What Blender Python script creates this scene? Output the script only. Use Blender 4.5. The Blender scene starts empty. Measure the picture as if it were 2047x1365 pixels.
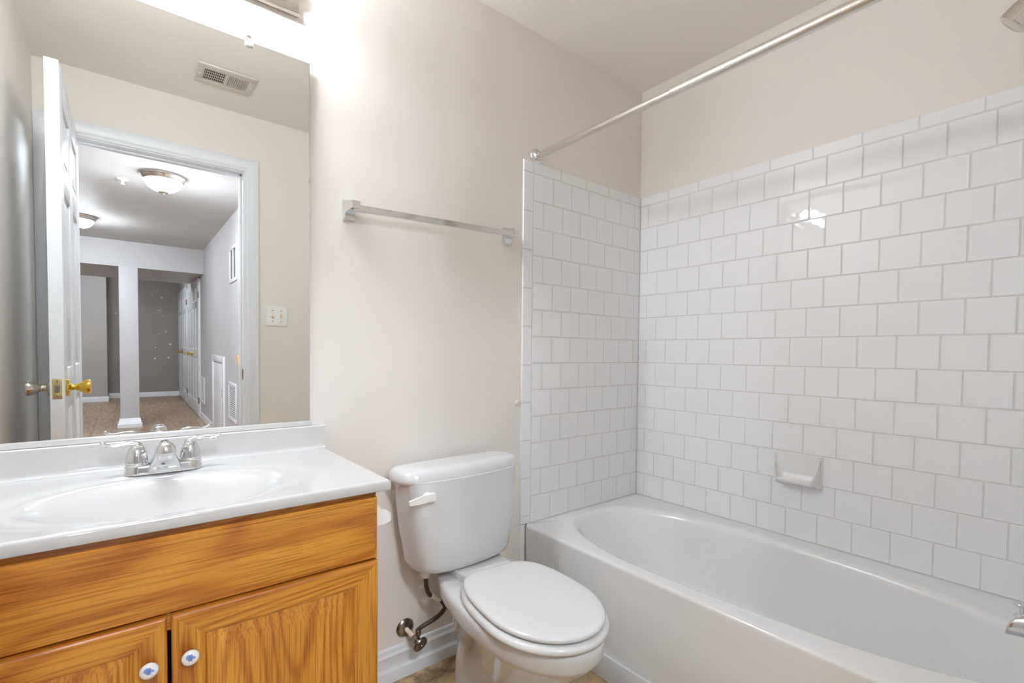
import bpy, bmesh, math, random
from mathutils import Vector, Matrix
random.seed(7)
PI = math.pi
C = bpy.context.scene.collection
S = bpy.context.scene

# ------------------------------------------------------------------ camera, world, exposure
W_PX = 2047.0
cd = bpy.data.cameras.new('camera')
cam = bpy.data.objects.new('camera', cd); C.objects.link(cam)
cd.sensor_width = 36.0
cd.lens = 959.793 / W_PX * 36.0
cd.shift_y = (734.343 - 682.5) / W_PX
cd.clip_start = 0.01
yaw, pitch, roll = 0.67322655, -0.028725998, 0.0096712741
fw = Vector((math.sin(yaw)*math.cos(pitch), math.cos(yaw)*math.cos(pitch), math.sin(pitch)))
rt = Vector((math.cos(yaw), -math.sin(yaw), 0))
up = rt.cross(fw)
rt2 = math.cos(roll)*rt + math.sin(roll)*up
up2 = -math.sin(roll)*rt + math.cos(roll)*up
M = Matrix((rt2, up2, -fw)).transposed().to_4x4()
M.translation = Vector((-1.98356, -1.48087, 1.09315))
cam.matrix_world = M
S.camera = cam

wd = bpy.data.worlds.new('world'); S.world = wd; wd.use_nodes = True
wd.node_tree.nodes['Background'].inputs[0].default_value = (0.9, 0.95, 1.0, 1)
wd.node_tree.nodes['Background'].inputs[1].default_value = 0.6

S.view_settings.view_transform = 'Standard'
S.view_settings.look = 'None'
S.view_settings.gamma = 1.0
S.view_settings.use_curve_mapping = False
S.view_settings.exposure = 0.56
S.cycles.max_bounces = 10
S.cycles.diffuse_bounces = 7
S.cycles.glossy_bounces = 6
S.cycles.use_adaptive_sampling = True
S.cycles.adaptive_threshold = 0.04
S.cycles.sample_clamp_indirect = 6.0
S.cycles.blur_glossy = 0.3

BTINT = (0.915, 1.0, 1.115)
BULB = 172.0        # vanity bulb emission
DOME = 135.0        # hall ceiling lamp emission
DOME_ADDED_DOOR = 135.0   # unseen lamp added outside the doorway as fill for the bathroom
DOME_ADDED_BEAM = 120.0     # unseen lamp added behind the beam to brighten the far end

# ------------------------------------------------------------------ materials
def lin(c):
    return tuple(((v/255.0)/12.92 if v/255.0 <= 0.04045 else ((v/255.0+0.055)/1.055)**2.4) for v in c)

def mat(name, rgb, rough=0.5, metal=0.0, coat=0.0, bump=None, spec=0.5, emit=0.0, emit_rgb=None, srgb=True):
    m = bpy.data.materials.new(name); m.use_nodes = True
    nt = m.node_tree; b = nt.nodes['Principled BSDF']
    col = lin(rgb) if srgb else rgb
    b.inputs['Base Color'].default_value = (*col, 1)
    b.inputs['Roughness'].default_value = rough
    b.inputs['Metallic'].default_value = metal
    b.inputs['Specular IOR Level'].default_value = spec
    b.inputs['Coat Weight'].default_value = coat
    b.inputs['Coat Roughness'].default_value = 0.02
    if emit:
        b.inputs['Emission Color'].default_value = (*(emit_rgb or (1, 1, 1)), 1)
        b.inputs['Emission Strength'].default_value = emit
    if bump:
        sc, st = bump
        tc = nt.nodes.new('ShaderNodeTexCoord'); n = nt.nodes.new('ShaderNodeTexNoise')
        n.inputs['Scale'].default_value = sc; n.inputs['Detail'].default_value = 3
        bp = nt.nodes.new('ShaderNodeBump'); bp.inputs['Strength'].default_value = st
        bp.inputs['Distance'].default_value = 0.002
        nt.links.new(tc.outputs['Object'], n.inputs['Vector'])
        nt.links.new(n.outputs['Fac'], bp.inputs['Height'])
        nt.links.new(bp.outputs['Normal'], b.inputs['Normal'])
    return m

def node(nt, typ, **kw):
    n = nt.nodes.new(typ)
    for k, v in kw.items():
        setattr(n, k, v)
    return n

def ramp(nt, stops):
    r = nt.nodes.new('ShaderNodeValToRGB')
    cr = r.color_ramp
    while len(cr.elements) < len(stops): cr.elements.new(0.5)
    for e, (p, c) in zip(cr.elements, stops):
        e.position = p; e.color = (*lin(c), 1)
    return r

def oak(name, axis, seed=0.0):
    """oak veneer: growth-ring contours stretched along the grain axis, plus fine pores"""
    m = bpy.data.materials.new(name); m.use_nodes = True
    nt = m.node_tree; b = nt.nodes['Principled BSDF']; L = nt.links.new
    tc = node(nt, 'ShaderNodeTexCoord')
    def coords(al, ac, off):
        mp = node(nt, 'ShaderNodeMapping')
        s = [ac, ac, ac]; s[axis] = al
        mp.inputs['Scale'].default_value = s
        mp.inputs['Location'].default_value = (off, off*1.7, off*0.6)
        L(tc.outputs['Object'], mp.inputs['Vector']); return mp
    c1 = coords(1.15, 6.5, seed)
    n1 = node(nt, 'ShaderNodeTexNoise'); n1.inputs['Scale'].default_value = 1.0; n1.inputs['Detail'].default_value = 1.2; n1.inputs['Roughness'].default_value = 0.35; n1.inputs['Distortion'].default_value = 0.25
    L(c1.outputs[0], n1.inputs['Vector'])
    mul = node(nt, 'ShaderNodeMath', operation='MULTIPLY'); mul.inputs[1].default_value = 105.0
    L(n1.outputs['Fac'], mul.inputs[0])
    sn = node(nt, 'ShaderNodeMath', operation='SINE'); L(mul.outputs[0], sn.inputs[0])
    r1 = ramp(nt, [(0.0, (212, 149, 57)), (0.55, (208, 143, 51)), (0.84, (196, 128, 42)), (0.98, (184, 115, 36))])
    mr = node(nt, 'ShaderNodeMapRange'); mr.inputs[1].default_value = -1; mr.inputs[2].default_value = 1
    L(sn.outputs[0], mr.inputs[0]); L(mr.outputs[0], r1.inputs[0])
    c2 = coords(9.0, 380.0, seed+3)
    n2 = node(nt, 'ShaderNodeTexNoise'); n2.inputs['Scale'].default_value = 1.0; n2.inputs['Detail'].default_value = 2
    L(c2.outputs[0], n2.inputs['Vector'])
    r2 = ramp(nt, [(0.34, (206, 186, 158)), (0.52, (255, 255, 255))])
    L(n2.outputs['Fac'], r2.inputs[0])
    c3 = coords(0.9, 14.0, seed+9)
    n3 = node(nt, 'ShaderNodeTexNoise'); n3.inputs['Scale'].default_value = 1.0
    L(c3.outputs[0], n3.inputs['Vector'])
    r3 = ramp(nt, [(0.3, (228, 214, 198)), (0.7, (255, 255, 255))]); L(n3.outputs['Fac'], r3.inputs[0])
    mx = node(nt, 'ShaderNodeMixRGB', blend_type='MULTIPLY'); mx.inputs[0].default_value = 0.85
    L(r1.outputs[0], mx.inputs[1]); L(r2.outputs[0], mx.inputs[2])
    mx2 = node(nt, 'ShaderNodeMixRGB', blend_type='MULTIPLY'); mx2.inputs[0].default_value = 1.0
    L(mx.outputs[0], mx2.inputs[1]); L(r3.outputs[0], mx2.inputs[2])
    L(mx2.outputs[0], b.inputs['Base Color'])
    b.inputs['Roughness'].default_value = 0.33
    b.inputs['Coat Weight'].default_value = 0.35; b.inputs['Coat Roughness'].default_value = 0.18
    bp = node(nt, 'ShaderNodeBump'); bp.inputs['Strength'].default_value = 0.12; bp.inputs['Distance'].default_value = 0.001
    L(n2.outputs['Fac'], bp.inputs['Height']); L(bp.outputs[0], b.inputs['Normal'])
    return m

def stone_floor():
    m = bpy.data.materials.new('stone_look_vinyl'); m.use_nodes = True
    nt = m.node_tree; b = nt.nodes['Principled BSDF']; L = nt.links.new
    tc = node(nt, 'ShaderNodeTexCoord')
    n = node(nt, 'ShaderNodeTexNoise'); n.inputs['Scale'].default_value = 7.0; n.inputs['Detail'].default_value = 9; n.inputs['Roughness'].default_value = 0.68; n.inputs['Distortion'].default_value = 1.2
    L(tc.outputs['Object'], n.inputs['Vector'])
    r = ramp(nt, [(0.34, (124, 98, 64)), (0.44, (160, 132, 90)), (0.52, (186, 162, 122)), (0.60, (204, 174, 110)), (0.72, (214, 198, 168))])
    L(n.outputs['Fac'], r.inputs[0])
    v = node(nt, 'ShaderNodeTexVoronoi', feature='DISTANCE_TO_EDGE'); v.inputs['Scale'].default_value = 3.3
    n2 = node(nt, 'ShaderNodeTexNoise'); n2.inputs['Scale'].default_value = 5.0; n2.inputs['Detail'].default_value = 4
    L(tc.outputs['Object'], n2.inputs['Vector'])
    mxv = node(nt, 'ShaderNodeMixRGB'); mxv.inputs[0].default_value = 0.12
    L(tc.outputs['Object'], mxv.inputs[1]); L(n2.outputs['Color'], mxv.inputs[2]); L(mxv.outputs[0], v.inputs['Vector'])
    r2 = ramp(nt, [(0.0, (190, 190, 190)), (0.03, (255, 255, 255))]); L(v.outputs['Distance'], r2.inputs[0])
    mx = node(nt, 'ShaderNodeMixRGB', blend_type='MULTIPLY'); mx.inputs[0].default_value = 1
    L(r.outputs[0], mx.inputs[1]); L(r2.outputs[0], mx.inputs[2]); L(mx.outputs[0], b.inputs['Base Color'])
    b.inputs['Roughness'].default_value = 0.38
    return m

def plank_floor():
    m = bpy.data.materials.new('vinyl_planks'); m.use_nodes = True
    nt = m.node_tree; b = nt.nodes['Principled BSDF']; L = nt.links.new
    tc = node(nt, 'ShaderNodeTexCoord')
    mp = node(nt, 'ShaderNodeMapping'); mp.inputs['Rotation'].default_value = (0, 0, PI/2)
    L(tc.outputs['Object'], mp.inputs['Vector'])
    br = node(nt, 'ShaderNodeTexBrick'); br.inputs['Scale'].default_value = 1.0
    br.inputs['Brick Width'].default_value = 1.2; br.inputs['Row Height'].default_value = 0.18
    br.inputs['Mortar Size'].default_value = 0.002
    br.inputs['Color1'].default_value = (*lin((196, 170, 144)), 1); br.inputs['Color2'].default_value = (*lin((178, 154, 134)), 1)
    br.inputs['Mortar'].default_value = (*lin((110, 92, 78)), 1)
    L(mp.outputs[0], br.inputs['Vector'])
    mp2 = node(nt, 'ShaderNodeMapping'); mp2.inputs['Scale'].default_value = (10, 1.2, 1); L(tc.outputs['Object'], mp2.inputs['Vector'])
    n = node(nt, 'ShaderNodeTexNoise'); n.inputs['Scale'].default_value = 3; n.inputs['Detail'].default_value = 5
    L(mp2.outputs[0], n.inputs['Vector'])
    r = ramp(nt, [(0.3, (205, 195, 185)), (0.7, (255, 255, 255))]); L(n.outputs['Fac'], r.inputs[0])
    mx = node(nt, 'ShaderNodeMixRGB', blend_type='MULTIPLY'); mx.inputs[0].default_value = 1
    L(br.outputs['Color'], mx.inputs[1]); L(r.outputs[0], mx.inputs[2]); L(mx.outputs[0], b.inputs['Base Color'])
    b.inputs['Roughness'].default_value = 0.4
    return m

def knob_ceramic():
    """white china knob with a small blue flower painted on its face (centred on each knob)"""
    m = bpy.data.materials.new('painted_china'); m.use_nodes = True
    nt = m.node_tree; b = nt.nodes['Principled BSDF']; L = nt.links.new
    tc = node(nt, 'ShaderNodeTexCoord')
    sx = node(nt, 'ShaderNodeSeparateXYZ'); L(tc.outputs['Object'], sx.inputs[0])
    n = node(nt, 'ShaderNodeTexNoise'); n.inputs['Scale'].default_value = 170; n.inputs['Detail'].default_value = 2
    L(tc.outputs['Object'], n.inputs['Vector'])
    cx = node(nt, 'ShaderNodeCombineXYZ'); L(sx.outputs[0], cx.inputs[0])
    ad = node(nt, 'ShaderNodeMath', operation='ADD'); ad.inputs[1].default_value = -0.0030; L(sx.outputs[2], ad.inputs[0]); L(ad.outputs[0], cx.inputs[1])
    ln = node(nt, 'ShaderNodeVectorMath', operation='LENGTH'); L(cx.outputs[0], ln.inputs[0])
    k = node(nt, 'ShaderNodeMath', operation='MULTIPLY'); k.inputs[1].default_value = 0.010; L(n.outputs['Fac'], k.inputs[0])
    sm = node(nt, 'ShaderNodeMath', operation='ADD'); L(ln.outputs['Value'], sm.inputs[0]); L(k.outputs[0], sm.inputs[1])
    r = ramp(nt, [(0.0, (86, 112, 176)), (0.5, (120, 146, 200)), (0.62, (228, 228, 224)), (1.0, (232, 230, 224))])
    mr = node(nt, 'ShaderNodeMapRange'); mr.inputs[1].default_value = 0.004; mr.inputs[2].default_value = 0.0165
    L(sm.outputs[0], mr.inputs[0]); L(mr.outputs[0], r.inputs[0]); L(r.outputs[0], b.inputs['Base Color'])
    b.inputs['Roughness'].default_value = 0.12; b.inputs['Coat Weight'].default_value = 0.5
    return m

paint = mat('beige_wall_paint', (230, 224, 217), 0.46, bump=(260, 0.10), spec=0.25)
ceil_paint = mat('beige_ceiling_paint', (236, 230, 222), 0.6, bump=(200, 0.10))
trim_white = mat('white_gloss_trim_paint', (226, 228, 231), 0.28)
tile_m = mat('white_glazed_tile', (237, 237, 237), 0.012)
grout_m = mat('pale_grey_grout', (216, 215, 213), 0.8)
porcelain = mat('white_porcelain', (212, 213, 213), 0.07, coat=0.3)
dish_m = mat('white_glazed_ceramic', (232, 232, 231), 0.1, coat=0.3)
seat_m = mat('white_enamelled_seat', (217, 217, 216), 0.16)
tub_m = mat('white_tub_enamel', (231, 231, 230), 0.14, coat=0.2)
marble_m = mat('white_cultured_marble', (201, 200, 198), 0.08, coat=0.3)
plastic_w = mat('white_plastic', (236, 235, 230), 0.3)
plastic_iv = mat('ivory_plastic', (226, 214, 184), 0.3)
chrome = mat('polished_chrome', (224, 225, 226), 0.08, 1.0)
nickel = mat('satin_nickel', (214, 207, 198), 0.22, 1.0)
rod_m = mat('brushed_steel_rod', (224, 219, 212), 0.26, 1.0)
steel_d = mat('tarnished_chrome', (150, 140, 134), 0.25, 1.0)
outlet_m = mat('shaded_outlet_metal', (96, 94, 90), 0.35, 0.7)  # spout recess coloured dark for the shade inside it
braid = mat('dark_braided_hose', (92, 82, 78), 0.35, 0.8, bump=(900, 0.5))
brass = mat('polished_brass', (226, 190, 84), 0.14, 1.0)
oldbrass = mat('worn_brass', (214, 196, 140), 0.25, 1.0)
dark_m = mat('painted_void_shade', (18, 15, 13), 0.8)
mirror_m = mat('mirror_silver', (238, 239, 236), 0.0, 1.0)
clear_m = mat('clear_plastic', (238, 236, 232), 0.08)
alu = mat('white_aluminium_channel', (224, 223, 221), 0.25, 0.3)
hall_paint = mat('grey_hall_paint', (190, 188, 189), 0.5, bump=(200, 0.08))
jog_paint = mat('warm_grey_paint', (174, 168, 162), 0.5, bump=(200, 0.08))
taupe_paint = mat('taupe_hall_paint', (150, 141, 135), 0.5, bump=(200, 0.08))
hall_ceil = mat('white_hall_ceiling', (198, 196, 194), 0.6)
spackle_m = mat('white_spackle', (232, 230, 226), 0.8)
vent_m = mat('off_white_vent_enamel', (205, 197, 186), 0.4)
grille_grey = mat('grey_vent_backing', (120, 118, 117), 0.8)  # grey backing sheet behind the hall vent louvers
pine = mat('varnished_pine', (196, 142, 84), 0.35)
bulb_m = mat('lit_frosted_bulb', (255, 255, 255), 0.3, emit=BULB, emit_rgb=BTINT)
def dome_mat(n, e): return mat(n, (255, 255, 255), 0.3, emit=e, emit_rgb=BTINT)
dome_added_door_m = dome_mat('added_dome_by_door', DOME_ADDED_DOOR); dome_added_beam_m = dome_mat('added_dome_by_beam', DOME_ADDED_BEAM)
dome_m = mat('lit_frosted_glass_dome', (255, 255, 255), 0.3, emit=DOME, emit_rgb=BTINT)
caulk_m = mat('white_caulk', (222, 216, 208), 0.6)
oak_h = oak('oak_horizontal_grain', 0, 0.0)
oak_h2 = oak('oak_rail_grain', 0, 5.3)
oak_v = oak('oak_vertical_grain', 2, 2.2)
oak_v2 = oak('oak_stile_grain', 2, 8.4)
stone_m = stone_floor()
plank_m = plank_floor()
china_m = knob_ceramic()

# ------------------------------------------------------------------ mesh helpers
class MB:
    def __init__(s): s.bm = bmesh.new()
    def _merge(s, t):
        me = bpy.data.meshes.new('tmp'); t.to_mesh(me); t.free(); s.bm.from_mesh(me); bpy.data.meshes.remove(me)
    def box(s, x0, x1, y0, y1, z0, z1, bev=0.0, seg=2, mtx=None):
        t = bmesh.new()
        bmesh.ops.create_cube(t, size=1.0)
        for v in t.verts:
            v.co = Vector(((x0+x1)/2+v.co.x*(x1-x0), (y0+y1)/2+v.co.y*(y1-y0), (z0+z1)/2+v.co.z*(z1-z0)))
        if bev: bmesh.ops.bevel(t, geom=t.edges[:], offset=bev, segments=seg, profile=0.5, affect='EDGES')
        if mtx: bmesh.ops.transform(t, matrix=mtx, verts=t.verts)
        s._merge(t); return s
    def loft(s, rings, cap0=True, cap1=True, closed=True):
        bm = s.bm; vs = [[bm.verts.new(Vector(p)) for p in r] for r in rings]
        n = len(vs[0])
        for a, b in zip(vs, vs[1:]):
            for i in range(n if closed else n-1):
                j = (i+1) % n
                try: bm.faces.new((a[i], a[j], b[j], b[i]))
                except ValueError: pass
        if cap0 and closed: bm.faces.new(vs[0][::-1])
        if cap1 and closed: bm.faces.new(vs[-1])
        return s
    def lathe(s, prof, org=(0, 0, 0), axis=(0, 0, 1), n=32):
        """prof: (radius, height) list along axis"""
        a = Vector(axis).normalized(); q = a.to_track_quat('Z', 'Y').to_matrix(); o = Vector(org)
        rings = []
        for r, h in prof:
            r = max(r, 1e-5)
            rings.append([o + q @ Vector((r*math.cos(2*PI*i/n), r*math.sin(2*PI*i/n), h)) for i in range(n)])
        return s.loft(rings)
    def tube(s, pts, rad, n=16, sub=6, cap=True, flat=None):
        """smooth tube through pts; rad float or list; flat=(scale_a, scale_b) cross-section"""
        P = [Vector(p) for p in pts]
        R = rad if isinstance(rad, (list, tuple)) else [rad]*len(P)
        if sub > 1 and len(P) > 2:
            Q, RR = [], []
            for i in range(len(P)-1):
                p0 = P[i-1] if i else P[i]*2-P[i+1]; p1 = P[i]; p2 = P[i+1]; p3 = P[i+2] if i+2 < len(P) else P[i+1]*2-P[i]
                for k in range(sub):
                    t = k/sub
                    Q.append(0.5*((2*p1)+(-p0+p2)*t+(2*p0-5*p1+4*p2-p3)*t*t+(-p0+3*p1-3*p2+p3)*t**3)); RR.append(R[i]+(R[i+1]-R[i])*t)
            Q.append(P[-1]); RR.append(R[-1])
        else: Q, RR = P, list(R)
        tg = [(Q[min(i+1, len(Q)-1)]-Q[max(i-1, 0)]).normalized() for i in range(len(Q))]
        nrm = tg[0].orthogonal().normalized()
        if flat: 
            z = Vector((0, 0, 1)); nrm = (z - tg[0]*z.dot(tg[0])).normalized() if abs(tg[0].z) < 0.95 else nrm
        rings = []
        for p, t, r in zip(Q, tg, RR):
            nrm = (nrm - t*nrm.dot(t)).normalized(); b = t.cross(nrm)
            fa, fb = flat or (1, 1)
            rings.append([p + r*(fa*math.cos(2*PI*i/n)*nrm + fb*math.sin(2*PI*i/n)*b) for i in range(n)])
        return s.loft(rings, cap, cap)
    def prism(s, poly, f0, f1):
        """poly list of 2-D points; f0/f1 map a 2-D point to 3-D at either end"""
        return s.loft([[f0(p) for p in poly], [f1(p) for p in poly]])
    def sphere(s, c, r, sz=(1, 1, 1), u=24, v=14):
        t = bmesh.new(); bmesh.ops.create_uvsphere(t, u_segments=u, v_segments=v, radius=r)
        for w in t.verts: w.co = Vector(c)+Vector((w.co.x*sz[0], w.co.y*sz[1], w.co.z*sz[2]))
        s._merge(t); return s

ORG = {}
def root_org(o):
    while o.parent: o = o.parent
    return o.location.copy()

def obj(name, mb, m, parent=None, angle=35, smooth=True):
    bm = mb.bm
    bmesh.ops.recalc_face_normals(bm, faces=bm.faces[:])
    if parent is not None:
        bmesh.ops.translate(bm, verts=bm.verts[:], vec=-root_org(parent))
    me = bpy.data.meshes.new(name); bm.to_mesh(me); bm.free()
    if smooth:
        for p in me.polygons: p.use_smooth = True
        try: me.set_sharp_from_angle(angle=math.radians(angle))
        except Exception: pass
    me.materials.append(m)
    for p in me.polygons:
        if p.material_index: p.material_index = 0; p.use_smooth = False
    o = bpy.data.objects.new(name, me); C.objects.link(o)
    if parent is not None: o.parent = parent
    return o

def thing(name, label, cat, loc=(0, 0, 0), group=None):
    o = bpy.data.objects.new(name, None); C.objects.link(o); o.location = loc; o.empty_display_size = 0.05
    o['label'] = label; o['category'] = cat
    if group: o['group'] = group
    return o

def tag(o, label, cat, group=None):
    o['label'] = label; o['category'] = cat
    if group: o['group'] = group
    return o

def struct(name, mb, m, parent=None, angle=35, label=None, cat=None):
    o = obj(name, mb, m, parent, angle)
    if parent is None: o['kind'] = 'structure'
    if label: o['label'] = label
    if cat: o['category'] = cat
    return o

def stroot(name, loc, label=None, cat=None):
    o = bpy.data.objects.new(name, None); C.objects.link(o); o.location = loc; o.empty_display_size = 0.05
    o['kind'] = 'structure'
    if label: o['label'] = label
    if cat: o['category'] = cat
    return o

# ------------------------------------------------------------------ dimensions (metres; corner of back wall and tub wall at the origin)
H = 2.3785          # ceiling
XL = -2.312         # left wall
YD = -1.605         # door wall, bathroom face
YD2 = -1.72         # door wall, hall face
YT = -1.524         # plumbing wall of the tub alcove
OX0, OX1, OZ = -2.235, -1.478, 2.06     # door opening
RIM = 0.40
P = 0.109087
HX = -1.168         # hall right wall
HY = -10.47         # hall far wall

# ------------------------------------------------------------------ room shell
struct('floor', MB().box(XL-0.1, 0.1, YD2, 0.1, -0.1, 0.0), stone_m, label='tan stone-look vinyl bathroom floor', cat='floor')
struct('ceiling', MB().box(XL-0.1, 0.1, YD, 0.1, H, H+0.1), ceil_paint, label='beige painted bathroom ceiling', cat='ceiling')
wall_back = struct('wall_back', MB().box(XL-0.1, 0.1, 0.0, 0.1, 0, H), paint, label='beige wall behind the mirror and toilet', cat='wall')
wall_right = struct('wall_right', MB().box(0.0, 0.1, YD, 0.0, 0, H), paint, label='beige wall along the tub above white tile', cat='wall')
struct('wall_left', MB().box(XL-0.1, XL, YD, 0.0, 0, H), paint, label='beige wall left of the vanity, seen in the mirror', cat='wall')
mb = MB()
mb.box(XL-0.1, OX0-0.018, YD2, YD, 0, H)
mb.box(OX1+0.018, 0.1, YD2, YD, 0, H)
mb.box(OX0-0.018, OX1+0.018, YD2, YD, OZ+0.018, H)
struct('wall_front', mb, paint, label='beige wall with the doorway, seen in the mirror', cat='wall')
wall_plumb = struct('wall_plumbing', MB().box(-0.79, 0.0, YD, YT, 0, H), paint, label='beige wall at the shower head end of the tub', cat='wall')

# tiles --------------------------------------------------------------
def tile_set(mb, tiles, mp, thick=0.0075, gap=0.0022):
    """tiles: (u0,u1,v0,v1[,bull]) ; mp(u,v,d) maps to world"""
    bm = mb.bm
    for (u0, u1, v0, v1) in tiles:
        g = gap/2
        u0 += g; u1 -= g; v0 += g; v1 -= g
        if u1-u0 < 0.004 or v1-v0 < 0.004: continue
        ta, tb = random.uniform(-1, 1)*0.00030, random.uniform(-1, 1)*0.00030
        prev = None
        for ins, d in ((0, 0.001), (0.0003, thick-0.0022), (0.0010, thick-0.0008), (0.0024, thick)):
            r = []
            for (u, v, a, b) in ((u0+ins, v0+ins, -1, -1), (u1-ins, v0+ins, 1, -1), (u1-ins, v1-ins, 1, 1), (u0+ins, v1-ins, -1, 1)):
                r.append(bm.verts.new(mp(u, v, d + (ta*a+tb*b if d > 0.003 else 0))))
            if prev:
                for i in range(4): bm.faces.new((prev[i], prev[(i+1) % 4], r[(i+1) % 4], r[i]))
            prev = r
        bm.faces.new(prev).material_index = 1

CAP = 0.0466; BULL = 0.0528; LB = 0.7056; FA = 0.0508
ZT = RIM + 13*P
def rows(width_joints, u_end, v_rows=13):
    out = []
    for j in range(v_rows):
        odd = (j % 2 == 0)
        js = width_joints(odd)
        z0 = RIM + P*j + (0.001 if j == 0 else 0)
        for a, b in zip(js, js[1:]): out.append((a, b, z0, RIM+P*(j+1)))
    return out
# back wall: u = distance from the corner
def jl(odd):
    s = LB if odd else LB
    xs = [LB] + ([LB-P*i for i in range(1, 7)] if odd else [LB-P*(i-0.5) for i in range(1, 8)])
    xs = [x for x in xs if x > 0.01] + [0.008]
    return sorted(xs)
tl = rows(jl, LB)
cx_ = LB
caps = [(max(LB-0.154*(i+1), 0.008), LB-0.154*i, ZT, ZT+CAP) for i in range(5)]
bull = [(LB, LB+BULL, ZT, ZT+CAP)]
z = ZT
while z > 0.012:
    z2 = max(z-0.154, RIM) if z > RIM+0.001 else max(z-0.2, 0.002)
    bull.append((LB, LB+BULL, z2, z)); z = z2
# below the rim only a narrow strip shows beside the apron
bull = [(b[0]+(0.026 if b[3] <= RIM+0.001 else 0), b[1], b[2], b[3]) for b in bull]
mb = MB(); tile_set(mb, tl+caps+bull, lambda u, v, d: Vector((-u, -d, v)))
struct('tile_surround', mb, tile_m, wall_back)
struct('tile_grout', MB().box(-LB-BULL+0.002, 0, -0.0058, 0.0, RIM+0.0005, ZT+CAP-0.002).box(-LB-BULL+0.002, -LB-0.026, -0.0052, 0, 0.0, RIM), grout_m, wall_back)
# tub wall
def jr(odd):
    f = FA if odd else FA+P/2
    return [0.008] + [f+P*i for i in range(0, 15) if f+P*i < -YT-0.012] + [-YT-0.008]
tr_ = rows(jr, -YT)
caps = []
u = 0.008
first = True
while u < -YT-0.01:
    u2 = min(u + (0.152 if not first else 0.152), -YT-0.008); caps.append((u, u2, ZT, ZT+CAP)); u = u2; first = False
# leave out the tile behind the soap dish
mb = MB(); tile_set(mb, tr_+caps, lambda u, v, d: Vector((-d, -u, v)))
struct('tile_surround', mb, tile_m, wall_right)
struct('tile_grout', MB().box(-0.0058, 0.0, YT, 0, RIM+0.0005, ZT+CAP-0.002), grout_m, wall_right)
# plumbing wall
mb = MB(); tile_set(mb, tl+[(max(LB-0.154*(i+1), 0.008), LB-0.154*i, ZT, ZT+CAP) for i in range(5)], lambda u, v, d: Vector((-u, YT+d, v)))
struct('tile_surround', mb, tile_m, wall_plumb)
struct('tile_grout', MB().box(-LB, 0, YT, YT+0.0058, RIM+0.0005, ZT+CAP-0.002), grout_m, wall_plumb)

# baseboard along the back wall, with shoe moulding -------------------
BB = [(0, 0), (0.021, 0), (0.021, 0.028), (0.019, 0.038), (0.013, 0.046), (0.012, 0.050), (0.012, 0.078), (0.014, 0.084), (0.011, 0.090), (0.0085, 0.094), (0.0085, 0.100), (0.006, 0.106), (0.0, 0.108)]
def baseboard_x(mb, x0, x1, y, sgn=-1, prof=BB):
    return mb.prism(prof, lambda p: Vector((x0, y+sgn*p[0], p[1])), lambda p: Vector((x1, y+sgn*p[0], p[1])))
def baseboard_y(mb, y0, y1, x, sgn=-1, prof=BB):
    return mb.prism(prof, lambda p: Vector((x+sgn*p[0], y0, p[1])), lambda p: Vector((x+sgn*p[0], y1, p[1])))
struct('baseboard_back', baseboard_x(MB(), -1.552, -0.7585, 0.0), trim_white, angle=25, label='white baseboard behind the toilet', cat='baseboard')
# trim strip along the foot of the tub apron
struct('trim_1', MB().box(-0.748, -0.7355, -1.523, -0.022, 0.0, 0.086, 0.003), trim_white, label='white strip along the foot of the tub', cat='trim')

# ------------------------------------------------------------------ door casing and jamb
def casing(mb, y, sgn, x0=OX0, x1=OX1, zt=OZ, w=0.078, r=0.006):
    prof = [(0, 0), (0.009, 0), (0.011, 0.004), (0.011, 0.012), (0.014, 0.018), (0.014, 0.030), (0.019, 0.046), (0.019, w-0.008), (0.016, w), (0, w)]
    f = lambda x, o, z: Vector((x, y+sgn*o, z))
    # outline path: left leg up, head, right leg down with mitres
    rings = []
    for k in range(4):
        ring = []
        for (o, a) in prof:
            a2 = a + r
            if k == 0: p = f(x0-a2, o, 0)
            elif k == 1: p = f(x0-a2, o, zt+a2)
            elif k == 2: p = f(x1+a2, o, zt+a2)
            else: p = f(x1+a2, o, 0)
            ring.append(p)
        rings.append(ring)
    return mb.loft(rings)
struct('trim_2', casing(MB(), YD, 1, w=0.070), trim_white, angle=25, label='white casing around the doorway, seen in the mirror', cat='trim')
struct('trim_3', casing(MB(), YD2, -1, w=0.070), trim_white, angle=25, label='white casing on the hall side of the doorway', cat='trim')
jm = MB()
jm.box(OX0-0.018, OX0, YD2, YD, 0, OZ+0.018); jm.box(OX1, OX1+0.018, YD2, YD, 0, OZ+0.018); jm.box(OX0, OX1, YD2, YD, OZ, OZ+0.018)
sy0, sy1 = -1.680, -1.648
jm.box(OX0, OX0+0.011, sy0, sy1, 0, OZ, 0.002); jm.box(OX1-0.011, OX1, sy0, sy1, 0, OZ, 0.002); jm.box(OX0, OX1, sy0, sy1, OZ-0.011, OZ, 0.002)
jamb = struct('door_jamb', jm, trim_white, label='white jamb lining the doorway', cat='trim')
st = obj('strike_plate', MB().box(OX1-0.0015, OX1+0.001, -1.640, -1.612, 0.905, 0.965, 0.0005).box(OX1-0.002, OX1+0.0, -1.632, -1.620, 0.925, 0.945), steel_d, jamb)

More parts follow.
